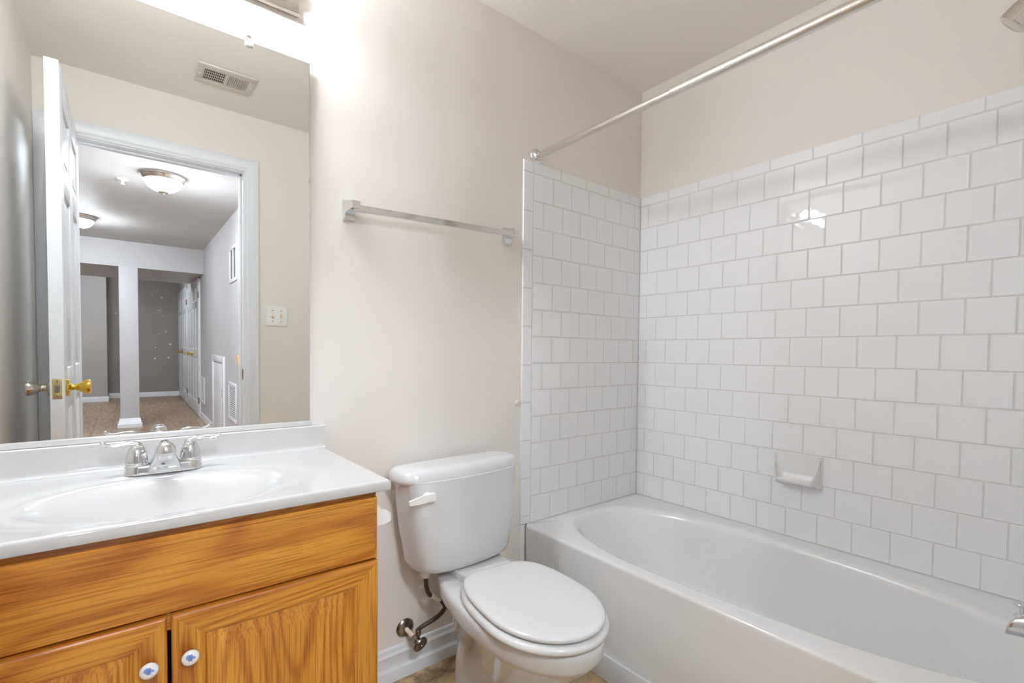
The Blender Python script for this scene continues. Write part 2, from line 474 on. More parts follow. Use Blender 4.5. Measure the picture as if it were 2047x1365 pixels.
# ------------------------------------------------------------------ six-panel door builder
def six_panel(mb, L, Hh, t, inset=0.006, st=0.11, nl=2):
    """slab in local (u along width 0..L, v height 0..Hh, w thickness 0..t): returns list of boxes"""
    boxes = []
    zs = [0.0, 0.20, 0.86, 0.99, 1.63, 1.73, Hh-0.12, Hh]
    k = Hh/2.03
    rails = [(0, 0.20*k), (0.86*k, 0.99*k), (1.62*k, 1.72*k), (Hh-0.11*k, Hh)]
    mid = 0.10 if nl == 2 else 0
    if nl == 2: st_ = [(0, st), (L/2-mid/2, L/2+mid/2), (L-st, L)]
    else: st_ = [(0, st), (L-st, L)]
    for a, b in st_: boxes.append((a, b, 0, Hh, 0, t, 0.002))
    for a, b in zip(st_, st_[1:]):
        for (z0, z1) in rails: boxes.append((a[1]-0.001, b[0]+0.001, z0, z1, 0.0003, t-0.0003, 0.002))
        for r0, r1 in zip(rails, rails[1:]):
            boxes.append((a[1]-0.001, b[0]+0.001, r0[1]-0.001, r1[0]+0.001, 0.010, t-0.010, 0))
            boxes.append((a[1]+0.022, b[0]-0.022, r0[1]+0.022, r1[0]-0.022, 0.004, t-0.004, 0.006))
    return boxes

def knob_prof(s=1.0):
    return [(0.032*s, 0), (0.033*s, 0.004), (0.030*s, 0.008), (0.016*s, 0.011), (0.012*s, 0.014), (0.0105*s, 0.022), (0.012*s, 0.028), (0.016*s, 0.034),
            (0.0215*s, 0.044), (0.0262*s, 0.054), (0.0275*s, 0.060), (0.0262*s, 0.0645), (0.020*s, 0.067), (0.010*s, 0.068), (0.0, 0.068)]

# bathroom door, standing open into the room; seen in the mirror
DX0, DX1, DY0, DY1 = -2.1975, -2.1595, -1.588, -0.800
door = stroot('door_1', (-2.18, -1.588, 0.012), 'white six-panel bathroom door standing open, seen in the mirror', 'door')
mb = MB()
for (a, b, z0, z1, w0, w1, bv) in six_panel(mb, DY1-DY0, 2.045, DX1-DX0):
    mb.box(DX0+w0, DX0+w1, DY0+a, DY0+b, 0.012+z0, 0.012+z1, bv)
slab = obj('door_slab', mb, trim_white, door)
for sx in (-1, 1):
    kk = MB().lathe(knob_prof(0.98), ((DX0 if sx < 0 else DX1), -0.862, 0.944), (sx, 0, 0), 28)
    k = obj('door_knob', kk, nickel if sx < 0 else brass, door)
    k['label'] = 'silver door knob' if sx < 0 else 'brass door knob'
lp = obj('latch_plate', MB().box(DX0+0.0065, DX1-0.0065, DY1-0.0005, DY1+0.0012, 0.909, 0.979, 0.0005), oldbrass, door)
obj('latch_bolt', MB().box(DX0+0.012, DX1-0.012, DY1, DY1+0.008, 0.932, 0.956, 0.002), steel_d, lp)
obj('screw', MB().lathe([(0.0036, 0), (0.003, 0.001), (0, 0.001)], ((DX0+DX1)/2, DY1+0.0012, 0.918), (0, 1, 0), 12).lathe([(0.0036, 0), (0.003, 0.001), (0, 0.001)], ((DX0+DX1)/2, DY1+0.0012, 0.970), (0, 1, 0), 12), steel_d, lp)
for zc in (0.25, 1.05, 1.85):
    obj('hinge', MB().box(DX0-0.004, DX0+0.010, DY0-0.006, DY0+0.002, zc-0.045, zc+0.045, 0.001).lathe([(0.006, -0.047), (0.006, 0.047)], (DX0-0.004, DY0-0.004, zc), (0, 0, 1), 12), oldbrass, door)

# ------------------------------------------------------------------ vanity cabinet
VX0, VX1 = -2.308, -1.553
VY = -0.455
vc = thing('vanity_cabinet', 'oak vanity cabinet with two mitred doors below the white sink top', 'cabinet', (-1.93, -0.23, 0))
cb = MB()
cb.box(VX0, VX0+0.016, VY+0.018, -0.002, 0.0, 0.785)
cb.box(VX0+0.016, VX1-0.016, VY+0.018, -0.002, 0.10, 0.116)
cb.box(VX0+0.016, VX1-0.016, -0.010, -0.002, 0.116, 0.785)
cb.box(VX0+0.016, VX1-0.016, VY+0.075, VY+0.09, 0.0, 0.10)
obj('carcass', cb, oak_v2, vc)
obj('side_panel', MB().box(VX1-0.016, VX1, VY+0.018, -0.002, 0.0, 0.785, 0.001), oak_v, vc)
ff = MB()
ff.box(VX0, VX0+0.04, VY, VY+0.019, 0.10, 0.785); ff.box(VX1-0.04, VX1, VY, VY+0.019, 0.10, 0.785)
ff.box(VX0+0.04, VX1-0.04, VY, VY+0.019, 0.735, 0.785); ff.box(VX0+0.04, VX1-0.04, VY, VY+0.019, 0.60, 0.66); ff.box(VX0+0.04, VX1-0.04, VY, VY+0.019, 0.10, 0.14)
obj('face_frame', ff, oak_h2, vc)
# false drawer front: a plank with eased, stepped edges
def stepped_panel(x0, x1, z0, z1, yb, t, edge=0.010, mbk=None):
    mbk = mbk or MB()
    r = []
    for ins, d in ((0, 0), (0, t*0.70), (0.002, t*0.80), (0.006, t*0.83), (edge-0.003, t*0.96), (edge, t), ):
        r.append([Vector((x0+ins, yb-d, z0+ins)), Vector((x1-ins, yb-d, z0+ins)), Vector((x1-ins, yb-d, z1-ins)), Vector((x0+ins, yb-d, z1-ins))])
    return mbk.loft(r)
obj('false_drawer_front', stepped_panel(VX0+0.003, VX1-0.003, 0.637, 0.772, VY, 0.019), oak_h, vc, angle=20)

def vanity_door(x0, x1, z0, z1, knobx, knobz):
    t = 0.019; w = 0.054; yb = VY
    d = obj('door', MB().box(x0+w-0.012, x1-w+0.012, yb-0.008, yb-0.001, z0+w-0.012, z1-w+0.012), oak_v2, vc)
    # mitred frame: profile swept round, grain along each member
    prof = [(0, 0.0), (0, 0.0150), (0.002, 0.0178), (0.005, 0.0190), (0.012, 0.0190), (0.038, 0.0165), (0.0455, 0.0155), (0.0465, 0.0135), (0.050, 0.0125), (w, 0.008), (w, 0.001)]
    def member(kind):
        m = MB()
        def pt(a, o, end):
            if kind == 'top': return Vector(((x0+a) if end == 0 else (x1-a), yb-o, z1-a))
            if kind == 'bot': return Vector(((x0+a) if end == 0 else (x1-a), yb-o, z0+a))
            if kind == 'l': return Vector((x0+a, yb-o, (z0+a) if end == 0 else (z1-a)))
            return Vector((x1-a, yb-o, (z0+a) if end == 0 else (z1-a)))
        return m.prism(prof, lambda p: pt(p[0], p[1], 0), lambda p: pt(p[0], p[1], 1))
    obj('rail', member('top'), oak_h2, d, angle=20); obj('rail', member('bot'), oak_h2, d, angle=20)
    obj('stile', member('l'), oak_v, d, angle=20); obj('stile', member('r'), oak_v2, d, angle=20)
    # raised centre panel with a broad bevel
    a = w-0.002; r = []
    for ins, o in ((0, 0.006), (0, 0.009), (0.003, 0.0095), (0.030, 0.0165), (0.034, 0.0170)):
        i = a+ins
        r.append([Vector((x0+i, yb-o, z0+i)), Vector((x1-i, yb-o, z0+i)), Vector((x1-i, yb-o, z1-i)), Vector((x0+i, yb-o, z1-i))])
    obj('raised_panel', MB().loft(r), oak_v, d, angle=12)
    kp = [(0.008, 0), (0.0075, 0.004), (0.0065, 0.009), (0.009, 0.013), (0.0175, 0.016), (0.0192, 0.0185), (0.0186, 0.0215), (0.015, 0.0248), (0.008, 0.0268), (0, 0.0274)]
    kp = [(r_*0.70, h_*0.85) for r_, h_ in kp]
    bm_ = MB().lathe(kp, (0, 0, 0), (0, -1, 0), 32)
    k = obj('knob', bm_, china_m, None)
    k.parent = d; k.location = Vector((knobx, yb-0.0172, knobz)) - root_org(d)
    k['label'] = 'round white china knob with a blue flower'
    return d
d1 = vanity_door(-1.931, VX1-0.002, 0.118, 0.632, -1.905, 0.556)
d1['label'] = 'right-hand oak vanity door'
d2 = vanity_door(VX0+0.002, -1.937, 0.118, 0.632, -1.963, 0.556)
d2['label'] = 'left-hand oak vanity door'

# ------------------------------------------------------------------ vanity top with integral bowl
TX0, TX1, TY, TZ, TB = XL+0.002, -1.530, -0.483, 0.810, 0.787
vt = thing('sink_countertop', 'white cultured marble sink top with a molded oval bowl', 'sink', (-1.92, -0.24, TB))
SCX, SCY, SA, SB = -1.922, -0.290, 0.236, 0.166
def bowl(x, y):
    r = math.sqrt(((x-SCX)/SA)**2 + ((y-SCY)/SB)**2)
    if r >= 1: 
        return -0.0040*math.exp(-((r-1)/0.13)**2) if r < 1.5 else 0
    t = 1-r
    s = min(t/0.58, 1); s = s*s*(3-2*s)
    return -(0.0040 + 0.034*s + 0.080*(1-(r)**2.2)*s)
mb = MB(); bm = mb.bm
NX, NY = 150, 100
er = 0.006
grid = []
yb_ = -0.020
for j in range(NY+1):
    row = []
    y = TY+er + (yb_-(TY+er))*j/NY
    for i in range(NX+1):
        x = TX0 + (TX1-er-TX0)*i/NX
        row.append(bm.verts.new((x, y, TZ+bowl(x, y))))
    grid.append(row)
for j in range(NY):
    for i in range(NX): bm.faces.new((grid[j][i], grid[j][i+1], grid[j+1][i+1], grid[j+1][i]))
# rolled edges: front and right, down to the underside
edge = [grid[0][i] for i in range(NX+1)] + [grid[j][NX] for j in range(1, NY+1)]
prevs = edge
prof_e = [(er*math.sin(a), -er*(1-math.cos(a))) for a in (0.4, 0.8, 1.2, PI/2)] + [(er, -(TZ-TB)+0.002), (er-0.002, -(TZ-TB)), (er-0.05, -(TZ-TB))]
for (o, dz) in prof_e:
    cur = []
    for n_, v in enumerate(edge):
        if n_ < NX: q = Vector((v.co.x, v.co.y-o, TZ+dz))
        elif n_ == NX: q = Vector((v.co.x+o, v.co.y-o, TZ+dz))
        else: q = Vector((v.co.x+o, v.co.y, TZ+dz))
        if n_ == NX and o < 0: pass
        cur.append(bm.verts.new(q))
    for a, b, c, d in zip(prevs, prevs[1:], cur[1:], cur): bm.faces.new((a, b, c, d))
    prevs = cur
obj('countertop', mb, marble_m, vt, angle=50)
# backsplash with a cove at its foot
cove = [(0.0, TB), (0.0, 0.8735), (0.002, 0.876), (0.018, 0.876), (0.0205, 0.8735), (0.0205, TZ+0.012), (0.022, TZ+0.006), (0.026, TZ+0.002), (0.032, TZ+0.0003), (0.032, TZ-0.004), (0.03, TB)]
obj('backsplash', MB().prism(cove, lambda p: Vector((TX0, -p[0]-0.0005, p[1])), lambda p: Vector((TX1, -p[0]-0.0005, p[1]))), marble_m, vt, angle=40)
dz_ = TZ+bowl(SCX, SCY)
dr = obj('drain', MB().lathe([(0.024, -0.004), (0.0245, 0.0015), (0.021, 0.003), (0.019, 0.0015), (0.0185, 0.004), (0.012, 0.006), (0, 0.0065)], (SCX, SCY, dz_), (0, 0, 1), 32), chrome, vt)
dr['label'] = 'chrome drain stopper'

# ------------------------------------------------------------------ faucet
FX, FY, FZ = -1.921, -0.0905, TZ
fa = thing('faucet', 'chrome two-lever faucet on the white sink top', 'faucet', (FX, FY, FZ))
def stadium(hw, r, n=14):
    pts = []
    for i in range(n+1):
        a = -PI/2 + PI*i/n; pts.append((hw-r+r*math.cos(a), r*math.sin(a)))
    for i in range(n+1):
        a = PI/2 + PI*i/n; pts.append((-hw+r+r*math.cos(a), r*math.sin(a)))
    return pts
rg = []
for (k, h) in ((1.0, 0.0), (1.0, 0.001), (0.985, 0.004), (0.965, 0.016), (0.93, 0.0195), (0.90, 0.0205)):
    rg.append([Vector((FX+x*(1-(1-k)*0.35), FY+y*k, FZ+h)) for x, y in stadium(0.0755, 0.027)])
obj('base_plate', MB().loft(rg), chrome, fa, angle=40)
# hub: wedge sloping from a wide foot at the front edge up to the spout
mb = MB()
rg = []
for (h, hw, y0, y1) in ((0.003, 0.0350, -0.0300, 0.022), (0.012, 0.0325, -0.0305, 0.022), (0.026, 0.0270, -0.0360, 0.021), (0.040, 0.0212, -0.0450, 0.019), (0.047, 0.0180, -0.0500, 0.016), (0.054, 0.0130, -0.0480, 0.010)):
    r_ = []
    for i in range(40):
        a = 2*PI*i/40; e = 0.32
        ca, sa = math.cos(a), math.sin(a)
        r_.append(Vector((FX+hw*math.copysign(abs(ca)**e, ca), FY+(y0+y1)/2+(y1-y0)/2*math.copysign(abs(sa)**e, sa), FZ+h)))
    rg.append(r_)
obj('hub', mb.loft(rg), chrome, fa, angle=45)
sp = MB().tube([(FX, FY+0.002, FZ+0.036), (FX, FY-0.012, FZ+0.052), (FX, FY-0.034, FZ+0.061), (FX, FY-0.062, FZ+0.0625)], [0.0150, 0.0165, 0.0168, 0.0160], 28, 6)
sp.lathe([(0.0165, 0.0510), (0.0192, 0.0515), (0.0194, 0.0545), (0.0188, 0.0600), (0.0172, 0.0665), (0.0140, 0.0725), (0.0090, 0.0768), (0.0040, 0.0786), (0, 0.0790)], (FX, FY-0.068, FZ), (0, 0, 1), 36)
spo = obj('spout', sp, chrome, fa, angle=60)
obj('aerator', MB().lathe([(0.0158, 0.0515), (0.0158, 0.0490), (0.0165, 0.0485), (0.0160, 0.0400), (0.0140, 0.0385), (0.0135, 0.044), (0.0, 0.044)], (FX, FY-0.068, FZ), (0, 0, 1), 30), chrome, spo)
obj('set_screw', MB().lathe([(0.0036, -0.002), (0.0036, 0.0008), (0.002, 0.001), (0.0, 0.0004)], (FX-0.004, FY-0.0352, FZ+0.024), Vector((0, -1, 0.40)), 16), steel_d, fa)
for sx in (-1, 1):
    hx = FX+sx*0.0510
    hd = MB().lathe([(0.0225, 0.0195), (0.0225, 0.0228), (0.0195, 0.0234), (0.0195, 0.0262), (0.0212, 0.0270), (0.0207, 0.036), (0.0188, 0.047), (0.0157, 0.0565), (0.0112, 0.0640), (0.006, 0.0680), (0, 0.0690)], (hx, FY, FZ), (0, 0, 1), 30)
    h = obj('handle', hd, chrome, fa, angle=50)
    lv = MB().tube([(hx-sx*0.010, FY-0.006, FZ+0.050), (hx-sx*0.004, FY-0.003, FZ+0.0645), (hx+sx*0.010, FY-0.001, FZ+0.0695), (hx+sx*0.026, FY-0.003, FZ+0.0690), (hx+sx*0.042, FY-0.004, FZ+0.0672), (hx+sx*0.052, FY-0.005, FZ+0.0695), (hx+sx*0.0595, FY-0.005, FZ+0.0745)],
                   [0.0050, 0.0080, 0.0078, 0.0062, 0.0054, 0.0054, 0.0046], 18, 6, flat=(0.80, 1.15))
    lv.sphere((hx+sx*0.0595, FY-0.005, FZ+0.0745), 0.0048)
    obj('lever', lv, chrome, h, angle=60)

# ------------------------------------------------------------------ mirror (leans out a little at the top, as hung)
A = 0.008; MZ0, MZ1 = 0.886, 1.922
mi = thing('wall_mirror', 'large frameless mirror above the sink showing the open door', 'mirror', (-1.94, -0.005, MZ0))
MX0, MX1 = XL+0.001, -1.568
shear = lambda z: -0.006 - (z-MZ0)*A
def mp_(x, z, t): return Vector((x, shear(z)+t, z))
g = MB()
bv = 0.0012
g.loft([[mp_(MX0, MZ0, 0.0045), mp_(MX1, MZ0, 0.0045), mp_(MX1, MZ1, 0.0045), mp_(MX0, MZ1, 0.0045)],
        [mp_(MX0, MZ0, bv), mp_(MX1, MZ0, bv), mp_(MX1, MZ1, bv), mp_(MX0, MZ1, bv)]], True, False)
obj('glass_edge', g, clear_m, mi, smooth=False)
g = MB(); g.loft([[mp_(MX0, MZ0, bv), mp_(MX1, MZ0, bv), mp_(MX1, MZ1, bv), mp_(MX0, MZ1, bv)],
        [mp_(MX0+0.001, MZ0+0.001, 0), mp_(MX1-0.0025, MZ0+0.001, 0), mp_(MX1-0.0025, MZ1-0.001, 0), mp_(MX0+0.001, MZ1-0.001, 0)]], False, True)
obj('mirror_glass', g, mirror_m, mi, smooth=False)
obj('bottom_channel', MB().box(MX0, MX1+0.004, -0.0105, -0.0005, 0.8765, 0.8900, 0.001), alu, mi)
cz = MZ1
cl = MB().box(-1.735, -1.714, shear(cz)-0.004, shear(cz)-0.0005, cz-0.016, cz+0.002, 0.003).box(-1.732, -1.717, shear(cz)-0.004, -0.0005, cz+0.001, cz+0.006, 0.002).lathe([(0.0085, 0.0), (0.0085, 0.003), (0.005, 0.0045), (0, 0.0048)], (-1.7245, shear(cz)-0.004, cz-0.008), (0, -1, 0), 20)
clip = obj('clip', cl, clear_m, mi)
clip['label'] = 'clear plastic mirror clip'
obj('screw', MB().box(-1.732, -1.717, -0.006, -0.0005, cz+0.005, cz+0.022, 0.003).lathe([(0.004, 0), (0.003, 0.002), (0, 0.0022)], (-1.7245, -0.006, cz+0.016), (0, -1, 0), 14), steel_d, clip)

# ------------------------------------------------------------------ vanity light above the mirror
LX0, LX1, LZ0, LZ1 = -2.215, -1.598, 2.042, 2.162
vl = thing('vanity_light', 'chrome bar light with round bulbs on the wall above the mirror', 'wall light', ((LX0+LX1)/2, 0, 2.1))
obj('backplate', MB().box(LX0, LX1, -0.014, -0.0005, LZ0, LZ1, 0.003).box(LX0-0.002, LX1+0.002, -0.0165, -0.008, LZ0-0.002, LZ0+0.003, 0.001), nickel, vl)
bz = 2.104
obj('raised_bar', MB().box(LX0+0.03, LX1-0.02, -0.042, -0.012, bz-0.028, bz+0.028, 0.012, 4), nickel, vl)
for i in range(4):
    bx = LX0+0.075 + i*(LX1-LX0-0.215)/3
    s_ = obj('socket', MB().lathe([(0.021, -0.002), (0.021, 0.018), (0.017, 0.020), (0, 0.020)], (bx, -0.040, bz), (0, -1, 0), 20), nickel, vl)
    obj('bulb', MB().sphere((bx, -0.092, bz), 0.0265, u=24, v=16).lathe([(0.0125, 0.0), (0.0135, 0.008), (0.0180, 0.018)], (bx, -0.056, bz), (0, -1, 0), 20), bulb_m, s_)

# ------------------------------------------------------------------ towel bar
tb = thing('towel_bar', 'chrome towel bar on the beige wall above the toilet', 'towel bar', (-1.15, 0, 1.53))
ZL, ZR = 1.521, 1.541
def bracket(xc, zc, sx):
    m = MB()
    # side profile in (y,z): flat base, arm curving up to the bar
    prof = [(0.0005, -0.030), (0.012, -0.033), (0.016, -0.030), (0.0175, -0.020), (0.022, -0.012), (0.032, -0.0075), (0.050, -0.0065), (0.073, -0.0065), (0.073, 0.0155), (0.040, 0.0220), (0.012, 0.0300), (0.0005, 0.030)]
    hw0, hw1 = 0.0170, 0.0125
    def ring(s):
        return [Vector((xc + s*(hw0 + (hw1-hw0)*min(y/0.05, 1)), -y, zc+z)) for y, z in prof]
    m.loft([ring(-1), ring(1)])
    bmesh.ops.bevel(m.bm, geom=[e for e in m.bm.edges if len(e.link_faces) == 2 and e.calc_face_angle(0) > 0.9], offset=0.0012, segments=2, affect='EDGES')
    b = obj('bracket', m, chrome, tb)
    return b
bracket(-1.454, ZL+0.004, -1); bracket(-0.842, ZR+0.004, 1)
mb = MB()
y0, y1, hz = -0.0700, -0.0560, 0.0095
mb.loft([[Vector((-1.456, y0, ZL-hz)), Vector((-1.456, y1, ZL-hz)), Vector((-1.456, y1, ZL+hz)), Vector((-1.456, y0, ZL+hz))],
         [Vector((-0.832, y0, ZR-hz)), Vector((-0.832, y1, ZR-hz)), Vector((-0.832, y1, ZR+hz)), Vector((-0.832, y0, ZR+hz))]])
bmesh.ops.bevel(mb.bm, geom=mb.bm.edges[:], offset=0.0015, segments=2, affect='EDGES')
obj('bar', mb, chrome, tb)

# ------------------------------------------------------------------ toilet paper holder on the cabinet side
tp = thing('toilet_paper_holder', 'white paper holder on the side of the oak cabinet', 'paper holder', (-1.553, -0.37, 0.72))
for yc in (-0.425, -0.295):
    m = MB()
    prof = [(0.0, -0.028), (0.006, -0.028), (0.010, -0.018), (0.030, -0.0175), (0.040, -0.015), (0.0430, -0.010), (0.0430, 0.004), (0.0400, 0.0075), (0.028, 0.008), (0.008, 0.034), (0.004, 0.037), (0.0, 0.037)]
    m.loft([[Vector((-1.5528+a, yc-0.014, 0.714+b)) for a, b in prof], [Vector((-1.5528+a, yc+0.014, 0.714+b)) for a, b in prof]])
    bmesh.ops.bevel(m.bm, geom=[e for e in m.bm.edges if len(e.link_faces) == 2 and e.calc_face_angle(0) > 1.2], offset=0.002, segments=2, affect='EDGES')
    obj('post', m, plastic_w, tp)
obj('roller', MB().lathe([(0.006, -0.062), (0.011, -0.055), (0.011, 0.055), (0.006, 0.062)], (-1.526, -0.36, 0.710), (0, 1, 0), 20), plastic_w, tp)

# ------------------------------------------------------------------ toilet
to = thing('toilet', 'white two-piece toilet with closed lid between vanity and tub', 'toilet', (-1.10, -0.35, 0))
def sgnpow(v, e): return math.copysign(abs(v)**e, v)
def place(u, v, th, xc, yb, z):
    c, s = math.cos(th), math.sin(th)
    return Vector((xc + c*u - s*v, yb + s*u + c*v, z))
def ring_d(w, ds, bow, rc, n=96):
    P_ = []
    for i in range(24): P_.append((-w+2*w*i/24, 0.0))
    for i in range(12): P_.append((w, -ds*i/12))
    for i in range(48):
        x = w-2*w*i/48; P_.append((x, -(ds+bow*(1-(x/w)**2))))
    for i in range(12): P_.append((-w, -ds+ds*i/12))
    # arc-length resample and smooth twice for round corners
    Lc = [0]; Pc = P_+[P_[0]]
    for a, b in zip(Pc, Pc[1:]): Lc.append(Lc[-1]+math.hypot(b[0]-a[0], b[1]-a[1]))
    out = []; k = 0
    for i in range(n):
        s = Lc[-1]*i/n
        while Lc[k+1] < s: k += 1
        t = (s-Lc[k])/max(Lc[k+1]-Lc[k], 1e-9); out.append((Pc[k][0]+(Pc[k+1][0]-Pc[k][0])*t, Pc[k][1]+(Pc[k+1][1]-Pc[k][1])*t))
    kk = max(1, int(rc/Lc[-1]*n))
    for _ in range(2):
        out = [(sum(out[(i+j) % n][0] for j in range(-kk, kk+1))/(2*kk+1), sum(out[(i+j) % n][1] for j in range(-kk, kk+1))/(2*kk+1)) for i in range(n)]
    return out
TH, TXC, TYB = 0.0305, -1.1167, -0.0243
# tank body
rg = []
for (z, w, ds, bow, yo, rc) in ((0.402, 0.150, 0.125, 0.020, -0.016, 0.05), (0.404, 0.165, 0.140, 0.024, -0.009, 0.05), (0.412, 0.178, 0.150, 0.027, -0.005, 0.05), (0.430, 0.186, 0.156, 0.028, -0.003, 0.05),
                                (0.470, 0.192, 0.158, 0.029, -0.003, 0.048), (0.540, 0.2020, 0.157, 0.029, -0.003, 0.045), (0.620, 0.2110, 0.153, 0.029, -0.003, 0.042), (0.698, 0.2185, 0.148, 0.029, -0.003, 0.04)):
    rg.append([place(u, v+yo, TH, TXC, TYB, z) for u, v in ring_d(w, ds, bow, rc)])
obj('tank', MB().loft(rg), porcelain, to, angle=60)
rg = []
for (z, dw) in ((0.690, -0.016), (0.690, -0.004), (0.6925, -0.001), (0.698, 0.0005), (0.706, 0.0), (0.716, -0.0025), (0.724, -0.007), (0.730, -0.014), (0.7335, -0.024), (0.735, -0.045)):
    rg.append([place(u, v-(-dw if dw < 0 else 0), TH, TXC, TYB, z) for u, v in ring_d(0.2363+dw, 0.1386+2*dw, 0.0305, 0.042)])
ld = obj('tank_lid', MB().loft(rg), porcelain, to, angle=60)
# flush lever on the tank's front, left side
lx, ly, lz = -1.288, -0.2065, 0.6585
lv = MB().lathe([(0.013, -0.012), (0.013, 0.004), (0.010, 0.008), (0, 0.009)], (lx+0.005, ly+0.002, lz), (0, -1, 0), 20)
lv.box(lx-0.016, lx+0.024, ly-0.0130, ly+0.004, lz-0.0125, lz+0.0125, 0.003)
rr = []
for (x, hh, yy, zz) in ((lx-0.010, 0.0118, 0.0, 0.0), (lx-0.040, 0.0095, 0.004, -0.0015), (lx-0.062, 0.0070, 0.006, -0.0025), (lx-0.066, 0.0050, 0.006, -0.0025)):
    rr.append([Vector((x, ly-0.0130-yy, lz+zz-hh)), Vector((x, ly-0.004-yy, lz+zz-hh)), Vector((x, ly-0.004-yy, lz+zz+hh)), Vector((x, ly-0.0130-yy, lz+zz+hh))])
lv.loft(rr)
obj('flush_lever', lv, plastic_w, to, angle=30)
# bowl and pedestal: lofted egg sections
BTH, BXC = -0.075, -1.073
def egg(hw, yb, yf, wb, n=72, e=2.0):
    """back edge at yb (width wb), front tip at yf, widest in between; local u,v"""
    ym = yb + (yf-yb)*0.56
    pts = []
    for i in range(n//2+1):
        a = PI*i/(n//2); pts.append((hw*math.cos(a), ym-(ym-yf)*sgnpow(math.sin(a), 1.0)))
    for i in range(1, n//4+1):
        a = PI/2*i/(n//4); pts.append((-(wb+(hw-wb)*math.cos(a)**1.05), ym+(yb-ym)*math.sin(a)**0.9))
    for i in range(n//4-1, 0, -1):
        a = PI/2*i/(n//4); pts.append(((wb+(hw-wb)*math.cos(a)**1.05), ym+(yb-ym)*math.sin(a)**0.9))
    # right side goes from back to start, so append in order from back-right to widest
    left_end = len(pts)
    return pts
rg = []
for (z, hw, yb, yf, wb) in ((0.000, 0.112, -0.165, -0.585, 0.085), (0.012, 0.112, -0.165, -0.585, 0.085), (0.022, 0.100, -0.170, -0.572, 0.072), (0.06, 0.090, -0.175, -0.560, 0.062), (0.12, 0.088, -0.170, -0.560, 0.058),
                            (0.18, 0.096, -0.155, -0.582, 0.058), (0.235, 0.118, -0.130, -0.626, 0.058), (0.280, 0.141, -0.108, -0.668, 0.058), (0.312, 0.156, -0.090, -0.700, 0.058), (0.328, 0.1655, -0.082, -0.714, 0.060), (0.338, 0.1700, -0.076, -0.720, 0.061), (0.368, 0.1710, -0.072, -0.722, 0.062), (0.378, 0.168, -0.074, -0.719, 0.060), (0.382, 0.160, -0.08, -0.710, 0.055)):
    rg.append([place(u, v, BTH, BXC, 0, z) for u, v in egg(hw, yb, yf, wb)])
bw = MB().loft(rg)
# trapway swelling along each side
for sx in (-1, 1):
    pts = [place(sx*0.040, v, BTH, BXC, 0, z) for v, z in ((-0.40, 0.12), (-0.36, 0.19), (-0.30, 0.215), (-0.245, 0.18), (-0.215, 0.10), (-0.205, 0.01))]
    bw.tube(pts, [0.034, 0.046, 0.052, 0.052, 0.050, 0.048], 24, 6)
obj('bowl', bw, porcelain, to, angle=70)
# tank deck of the bowl
rg = []
for (z, k) in ((0.355, 0.90), (0.366, 1.0), (0.394, 1.0), (0.4005, 0.97)):
    rg.append([place(u*k*0.098, -0.165+v*k*0.118, BTH*0.5, -1.078, 0, z) for u, v in [(sgnpow(math.cos(2*PI*i/48), 0.5), sgnpow(math.sin(2*PI*i/48), 0.5)) for i in range(48)]])
obj('tank_deck', MB().loft(rg), porcelain, to, angle=60)
STH, SXC, SYB = -0.0890, -1.0905, -0.2735
def egg2(w, L, wb, n=96):
    ym = L*0.55; pts = []
    for i in range(n//2+1):
        a = PI*i/(n//2); pts.append((w*math.cos(a), -ym-(L-ym)*math.sin(a)))
    e = 2/2.6
    for i in range(1, n//4+1):
        a = PI/2*i/(n//4); pts.append((-(wb+(w-wb)*math.cos(a)**e), -ym+ym*math.sin(a)**e))
    for i in range(n//4-1, 0, -1):
        a = PI/2*i/(n//4); pts.append(((wb+(w-wb)*math.cos(a)**e), -ym+ym*math.sin(a)**e))
    return pts
# seat ring
out = lambda d: egg2(0.1705+d, 0.4515+2*d, 0.055+d)
rg = []
for (z, d) in ((0.3845, -0.050), (0.3845, -0.006), (0.3870, -0.001), (0.3920, 0.0005), (0.3985, -0.002), (0.4030, -0.008), (0.4045, -0.018), (0.4040, -0.052), (0.3845, -0.058)):
    rg.append([place(u, v+d, STH, SXC, SYB, z) for u, v in out(d)])
obj('seat', MB().loft(rg, False, False), seat_m, to, angle=60)
rg = []
for (z, d) in ((0.4085, -0.02), (0.4085, -0.006), (0.4105, -0.0015), (0.4160, 0.0), (0.4205, -0.003), (0.4235, -0.009), (0.4250, -0.022), (0.4258, -0.06), (0.4262, -0.10)):
    rg.append([place(u, v+d, STH, SXC, SYB, z) for u, v in egg2(0.1607+d, 0.4425+2*d, 0.053+max(d, -0.04))])
obj('seat_lid', MB().loft(rg), seat_m, to, angle=60)
for sx in (-1, 1):
    hp = place(sx*0.070, 0.012, STH, SXC, SYB, 0.385)
    h = MB().lathe([(0.012, -0.002), (0.013, 0.012), (0.009, 0.020), (0, 0.021)], hp, (0, 0, 1), 18)
    q = place(sx*0.070, -0.012, STH, SXC, SYB, 0.403); h.tube([hp+Vector((0, 0, 0.012)), q], 0.008, 12, 1)
    obj('hinge', h, plastic_w, to)
for sx in (-1, 1):
    hp = place(sx*0.122, -0.30, BTH, BXC, 0, 0.0)
    obj('bolt_cap', MB().lathe([(0.024, 0), (0.024, 0.006), (0.017, 0.017), (0.008, 0.023), (0, 0.024)], hp, (0, 0, 1), 20), porcelain, to)

